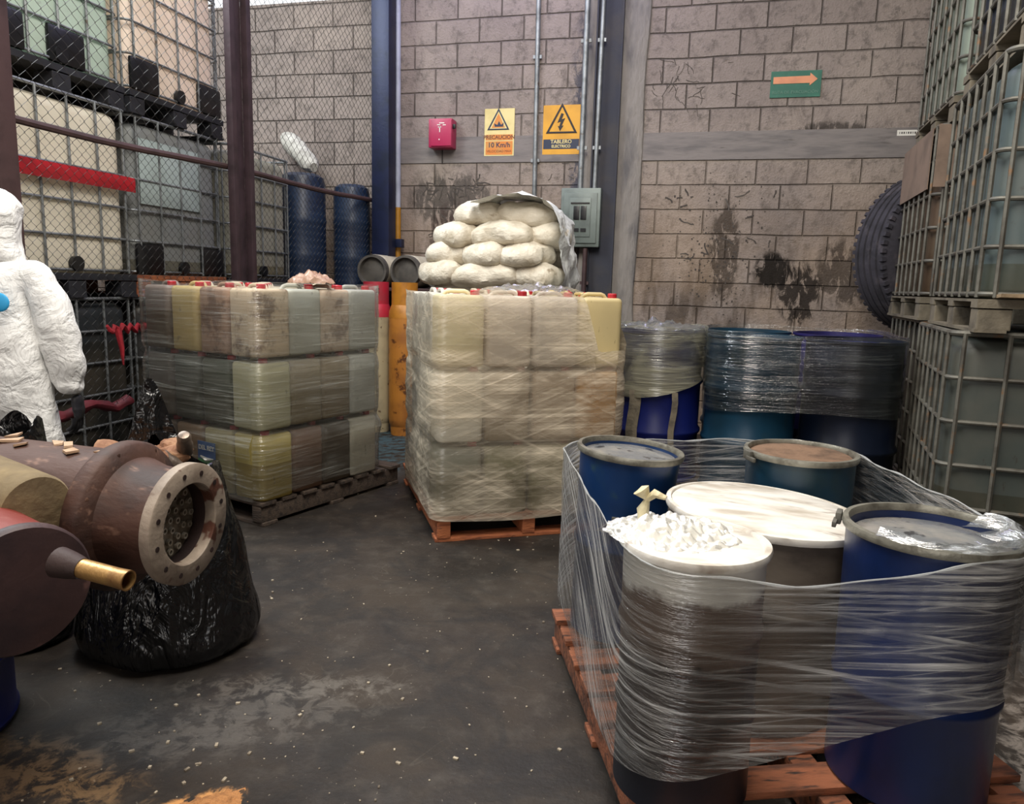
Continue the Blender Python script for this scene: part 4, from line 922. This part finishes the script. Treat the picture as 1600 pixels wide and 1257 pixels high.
NZ = Vector((-1.262, 1.245, .69)); ND = Vector((.92, .0, -.10)).normalized()
Qn = Vector((0, 0, 1)).rotation_difference(ND).to_matrix().to_4x4(); MN = Matrix.Translation(NZ) @ Qn
child(G().lathe([(.034, -.05), (.03, -.02), (.026, .0), (.0225, .012)], 20, MN), 'nozzle_collar', m_dkr, vs, VO)
gn = G().lathe([(.021, 0), (.021, .10), (.0225, .13), (.019, .13), (.018, .0)], 24, MN)
child(gn, 'nozzle', mat('brass', '#b8905a', '#7a5638', .35, .7, scale=10, bump=.2, stretch=(2, 1, 1)), vs, VO)
# dusty third cylinder behind
TA = Vector((.9, -.25, -.08)).normalized(); TO = Vector((-1.55, 1.42, .735)); Q = Vector((0, 0, 1)).rotation_difference(TA).to_matrix().to_4x4(); MT = Matrix.Translation(TO) @ Q
# resting between shell and vessel
o = G().lathe([(0, -.7), (.085, -.69), (.09, -.01), (.085, 0), (0, .004)], 36, MT).ob('dusty_pipe', mat('dusty_ochre_metal', '#6f6047', '#8c7a58', .85, .1, scale=7, bump=.4)); tag(o, 'short dusty ochre pipe lying between the heat exchanger and the red vessel', 'pipe')
# stand: dark blue drum and beam carrying the pieces
o = bigdrum(-2.2, 1.62, 0, m_navy, 'dark navy cut-down drum under the vessels at the left edge', m_navy, D=.56, h=.47) if False else None
so = G().lathe([(0, .005), (.27, .005), (.275, .02), (.268, .03), (.268, .2), (.276, .215), (.268, .23), (.268, .44), (.276, .45), (.276, .462), (.262, .462), (.262, .445), (0, .445)], 44).ob('stand_drum', m_ultra, loc=(-2.13, 1.47, 0)); tag(so, 'dark blue short drum standing under the vessels at the left edge', 'drum')

# bags
def bag_mat():
    t = NT('black_bin_bag'); v = t.vec(scale=(1, 1, 1)); a = t.noise(v, 3.4, 3, .5, 2.2); b = t.noise(t.vec(scale=(2.5, 1, .8), rot=(.3, .5, .4)), 7, 3, .5, 1.5)
    return t.fin(lin('#0b0b0c'), .22, 0, t.bump(t.math('ADD', a, b), .8, .035), .6)
m_bag = bag_mat()
def bag(cx, cy, rx, ry, hfun, seed, label, flare=0, neck=None):
    g = G(); rows = []; nt, nz = 72, 34
    for j in range(nz + 1):
        f = j / nz; row = []
        for k in range(nt):
            a = 2 * math.pi * k / nt; h_ = hfun(a); z = f * h_
            prof = (min(1, (f / .12)) ** .5 * .12 + .9) * (1 - .2 * f - .2 * f * f) if f > 0 else .86
            w_ = 1 + .05 * noise.noise(Vector((math.cos(a) * 2.2, math.sin(a) * 2.2, f * 3 + seed))) + .03 * noise.noise(Vector((math.cos(a) * 6, math.sin(a) * 6, f * 5 + seed)))
            fold = .02 * abs(math.sin(a * 9 + 2 * math.sin(f * 4 + seed))) * (.3 + f)
            row.append((cx + math.cos(a) * rx * prof * (w_ - fold), cy + math.sin(a) * ry * prof * (w_ - fold), z))
        rows.append(row)
    # rolled rim going inwards and down
    top = rows[-1]; c0 = Vector((cx, cy, 0))
    for q, dz, sc in ((1, .004, .97), (2, -.02, .93), (3, -.12, .9), (4, -.2, .8)):
        rows.append([((p[0] - cx) * sc + cx, (p[1] - cy) * sc + cy, p[2] + dz) for p in top])
    g.grid(rows, close=True); bot = [v_ for v_ in g.b.verts[:nt]]; g.b.faces.new(bot)
    o = g.ob('garbage_bag', m_bag, ang=60); o.location = (0, 0, .002); tag(o, label, 'garbage bag'); return o
def hb(a):
    pk = math.exp(-((math.atan2(math.sin(a - R(138)), math.cos(a - R(138)))) / .42) ** 2); return .645 + .27 * pk + .05 * math.sin(a * 3 + 1) * .5
bag1 = bag(-1.80, 2.17, .315, .285, hb, 2, 'large open black garbage bag full of scrap behind the heat exchanger')
bag2 = bag(-2.32, 2.02, .2, .17, lambda a: .785 + .03 * math.sin(a * 4), 9, 'smaller glossy black garbage bag between the person and the open bag')
# contents
rnd = random.Random(5)
for k in range(12):
    x, y = -1.86 + rnd.uniform(-.11, .10), 2.14 + rnd.uniform(-.09, .1)
    g = G(); bmesh.ops.create_icosphere(g.b, subdivisions=3, radius=.055)
    for v_ in g.b.verts: v_.co *= 1 + .55 * noise.noise(v_.co * 22 + Vector((k, 0, 0))); v_.co.z *= .75
    o = g.ob('crumpled_paper', mat('brown_paper_wad', '#7a5238', '#a98260', .8, scale=14, bump=.4), loc=(x, y, .66 + .02 * (k % 3)), ang=20)
    o.parent = None; tag(o, 'crumpled brown paper wad in the open mouth of the large black bag', 'paper wad', 'paper wads in the black bag')
for k, (x, y, z) in enumerate(((-1.73, 2.2, .77), (-1.71, 2.14, .72))):
    o = G().lathe([(0, 0), (.026, 0), (.028, .04), (.024, .055), (.024, .08), (.018, .09), (0, .095)], 20).ob('metal_fitting', mat('tarnished_steel', '#8a7c70', '#5a4c42', .35, .6, scale=12, bump=.2), loc=(x, y, z - .07)); o.rotation_euler = (.5, .4 - k, 0); tag(o, ['upper', 'lower'][k] + ' tarnished metal fitting at the right side of the bag mouth', 'fitting')
# ------------------------------------------------------------------ person in white coveralls
def skin(name, nodes, edges, m, parent, sub=2, root=0):
    """nodes: (x,y,z,rx,ry)"""
    me = bpy.data.meshes.new(name); me.from_pydata([n[:3] for n in nodes], edges, []); me.update()
    o = bpy.data.objects.new(name, me); C.objects.link(o); md = o.modifiers.new('skin', 'SKIN'); md.use_smooth_shade = True; md.branch_smoothing = .6
    for i, n in enumerate(nodes): me.skin_vertices[0].data[i].radius = (n[3], n[4] if len(n) > 4 else n[3])
    me.skin_vertices[0].data[root].use_root = True
    if sub: s = o.modifiers.new('sub', 'SUBSURF'); s.levels = s.render_levels = sub
    me.materials.append(m); o.parent = parent; return o
PX, PY = -2.70, 2.36
pr = empty('person', (PX, PY, 0), R(20)); tag(pr, 'person in a white hooded coverall and dark gloves standing with back turned', 'person')
# faces away (+y); right arm is on +x
m_skin = mat('skin', '#9a6a4c', '#8a5c42', .5, scale=6, bump=.05)
t = NT('white_coverall_fabric'); a = t.noise(t.vec(scale=(1, 1, 1.2)), 9, 4, .55, 1.4); b = t.noise(t.vec(scale=(1.5, 1.5, .8), rot=(.3, .2, .5)), 16, 3, .5, 1.2)
t.fin(lin('#e8e8e6'), .7, 0, t.bump(t.math('ADD', a, t.math('MULTIPLY', b, .6)), .6, .025), .3); m_suit = t.m
# body: one continuous surface from head to feet
N = [(0, 0, .92, .11, .09), (0, .0, 1.10, .11, .085), (0, 0, 1.26, .10, .07), (0, 0, 1.36, .05, .05), (0, .01, 1.44, .048, .05), (0, .015, 1.49, .062, .07), (0, .02, 1.56, .073, .088), (0, .02, 1.625, .06, .07),
     (.14, 0, 1.28, .035, .035), (.21, .0, 1.08, .042, .042), (.25, .03, .86, .032, .03), (-.14, 0, 1.28, .035, .035), (-.21, 0, 1.08, .042, .042), (-.25, .03, .86, .032, .03),
     (.1, 0, .84, .08, .08), (.11, .02, .46, .055, .055), (.12, 0, .1, .036, .04), (-.1, 0, .84, .08, .08), (-.11, .02, .46, .055, .055), (-.12, 0, .1, .036, .04)]
Ed = [(0, 1), (1, 2), (2, 3), (3, 4), (4, 5), (5, 6), (6, 7), (2, 8), (8, 9), (9, 10), (2, 11), (11, 12), (12, 13), (0, 14), (14, 15), (15, 16), (0, 17), (17, 18), (18, 19)]
body = skin('body', N, Ed, m_skin, pr)
# facial features on the side facing away from the camera
g = G(); g.tube([(0, .105, 1.575), (0, .125, 1.545), (0, .112, 1.535)], [.008, .014, .012], 8); g.ob('nose', m_skin, pr)
for sx in (-1, 1):
    g = G(); bmesh.ops.create_uvsphere(g.b, u_segments=12, v_segments=8, radius=.011, matrix=Matrix.Translation((sx * .03, .098, 1.572))); g.ob('eye', m_white, pr)
G().tube([(-.022, .102, 1.507), (0, .108, 1.505), (.022, .102, 1.507)], [.003, .006, .003], 8).ob('mouth', mat('lips', '#7a4038', None, .5, bump=0), pr)
G().tube([(-.055, .085, 1.59), (0, .1, 1.597), (.055, .085, 1.59)], .006, 6).ob('hair', mat('dark_hair', '#1a1512', None, .6, bump=0), pr)
# suit
N = [(0, -.005, .95, .19, .15), (0, -.01, 1.10, .18, .145), (0, -.01, 1.23, .19, .145), (0, -.0, 1.33, .15, .125), (0, 0, 1.42, .115, .115), (0, 0, 1.5, .118, .125), (0, 0, 1.575, .12, .125), (0, -.005, 1.635, .085, .09),
     (.18, -.005, 1.30, .088, .09), (.222, -.01, 1.14, .086, .088), (.24, .0, 1.0, .078, .08), (.25, .02, .88, .064, .064), (.258, .025, .82, .05, .048),
     (-.18, -.005, 1.30, .088, .09), (-.225, -.01, 1.14, .086, .088), (-.265, .0, 1.0, .064, .066), (-.285, .02, .87, .052, .052), (-.29, .025, .815, .046, .044),
     (.105, 0, .80, .125, .13), (.125, .01, .47, .085, .09), (.13, 0, .12, .075, .075), (-.105, 0, .80, .115, .12), (-.125, .01, .47, .085, .09), (-.13, 0, .12, .075, .075)]
Ed = [(0, 1), (1, 2), (2, 3), (3, 4), (4, 5), (5, 6), (6, 7), (2, 8), (8, 9), (9, 10), (10, 11), (11, 12), (2, 13), (13, 14), (14, 15), (15, 16), (16, 17), (0, 18), (18, 19), (19, 20), (0, 21), (21, 22), (22, 23)]
suit = skin('coverall', N, Ed, m_suit, pr, 3)
tx = bpy.data.textures.new('folds', 'CLOUDS'); tx.noise_scale = .1; tx.noise_depth = 3
dm = suit.modifiers.new('folds', 'DISPLACE'); dm.texture = tx; dm.strength = .034; dm.mid_level = .5
# hand: palm and five fingers in a black glove
m_glove = mat('black_glove', '#15151a', '#24242b', .5, scale=12, bump=.2)
def hand(sx):
    wx, wy, wz = (.266 if sx > 0 else -.296), .03, .80
    N = [(wx, wy, wz + .03, .028, .034), (wx + sx * .002, wy + .003, wz - .02, .022, .036), (wx + sx * .004, wy + .008, wz - .065, .019, .042)]; E_ = [(0, 1), (1, 2)]
    for q, (dy, L_) in enumerate(((.034, .062), (.012, .07), (-.01, .066), (-.031, .05))):
        b0 = len(N); N += [(wx, wy + dy, wz - .078, .0105), (wx - sx * .004, wy + dy * 1.05 + .004, wz - .078 - L_ * .5, .0098), (wx - sx * .022, wy + dy * 1.02 + .006, wz - .078 - L_ * .85, .0088), (wx - sx * .036, wy + dy + .004, wz - .078 - L_ * .92, .0078)]
        E_ += [(2, b0), (b0, b0 + 1), (b0 + 1, b0 + 2), (b0 + 2, b0 + 3)]
    b0 = len(N); N += [(wx - sx * .008, wy + .042, wz - .03, .0125), (wx - sx * .02, wy + .062, wz - .06, .011), (wx - sx * .026, wy + .066, wz - .088, .009)]; E_ += [(1, b0), (b0, b0 + 1), (b0 + 1, b0 + 2)]
    return skin('glove', N, E_, m_glove, pr, 2)
hand(1); hand(-1)
for sx in (-1, 1):
    g = rbox(G(), .11, .27, 0, .12, .05, .04); bmesh.ops.translate(g.b, vec=(sx * .13, .05, .003), verts=g.b.verts[:]); g.ob('boot', m_black, pr)
g = G(); bmesh.ops.create_uvsphere(g.b, u_segments=24, v_segments=12, radius=.036, matrix=Matrix.Translation((.105, -.166, 1.20)) @ Matrix.Diagonal((1, .22, 1, 1))); g.ob('blue_badge', mat('sky_blue_print', '#2d9fd8', '#4fb2e2', .5, scale=4, bump=0), pr)
# sawdust heap and floor crumbs
g = G(); rows = []
for i in range(20):
    rows.append([(-1.12 + math.cos(.7) * (u := (i / 19 - .5) * .2) - math.sin(.7) * (v := (j / 13 - .5) * .09), 1.44 + math.sin(.7) * u + math.cos(.7) * v, max(-.003, .016 * (1 - (i / 9.5 - 1) ** 2) * (1 - (j / 6.5 - 1) ** 2) + .008 * noise.noise(Vector((i * .7, j * .7, 1))) - .003)) for j in range(14)])
g.grid(rows); o = g.ob('sawdust', mat('orange_sawdust', '#b98250', '#9a6a40', .95, scale=40, bump=.8)); tag(o, 'small patch of orange sawdust spilled on the floor at lower left', 'sawdust', kind='stuff')
g = G(); rnd = random.Random(12)
for k in range(260):
    x, y = rnd.uniform(-2.0, .3), rnd.uniform(1.3, 4.2)
    if k < 60: x, y = rnd.uniform(-1.6, -.5), rnd.uniform(1.25, 1.9)
    s = rnd.choice((.003, .004, .005, .008)); g.box((x, y, s * .3), (s * rnd.uniform(.8, 2), s, s * .6), rz=rnd.uniform(0, 3))
o = g.ob('floor_crumbs', mat('pale_grit', '#a89c88', '#5a5044', .9, scale=20, bump=.1), smooth=False); tag(o, 'scattered pale grit and crumbs on the dark concrete floor', 'grit', kind='stuff')
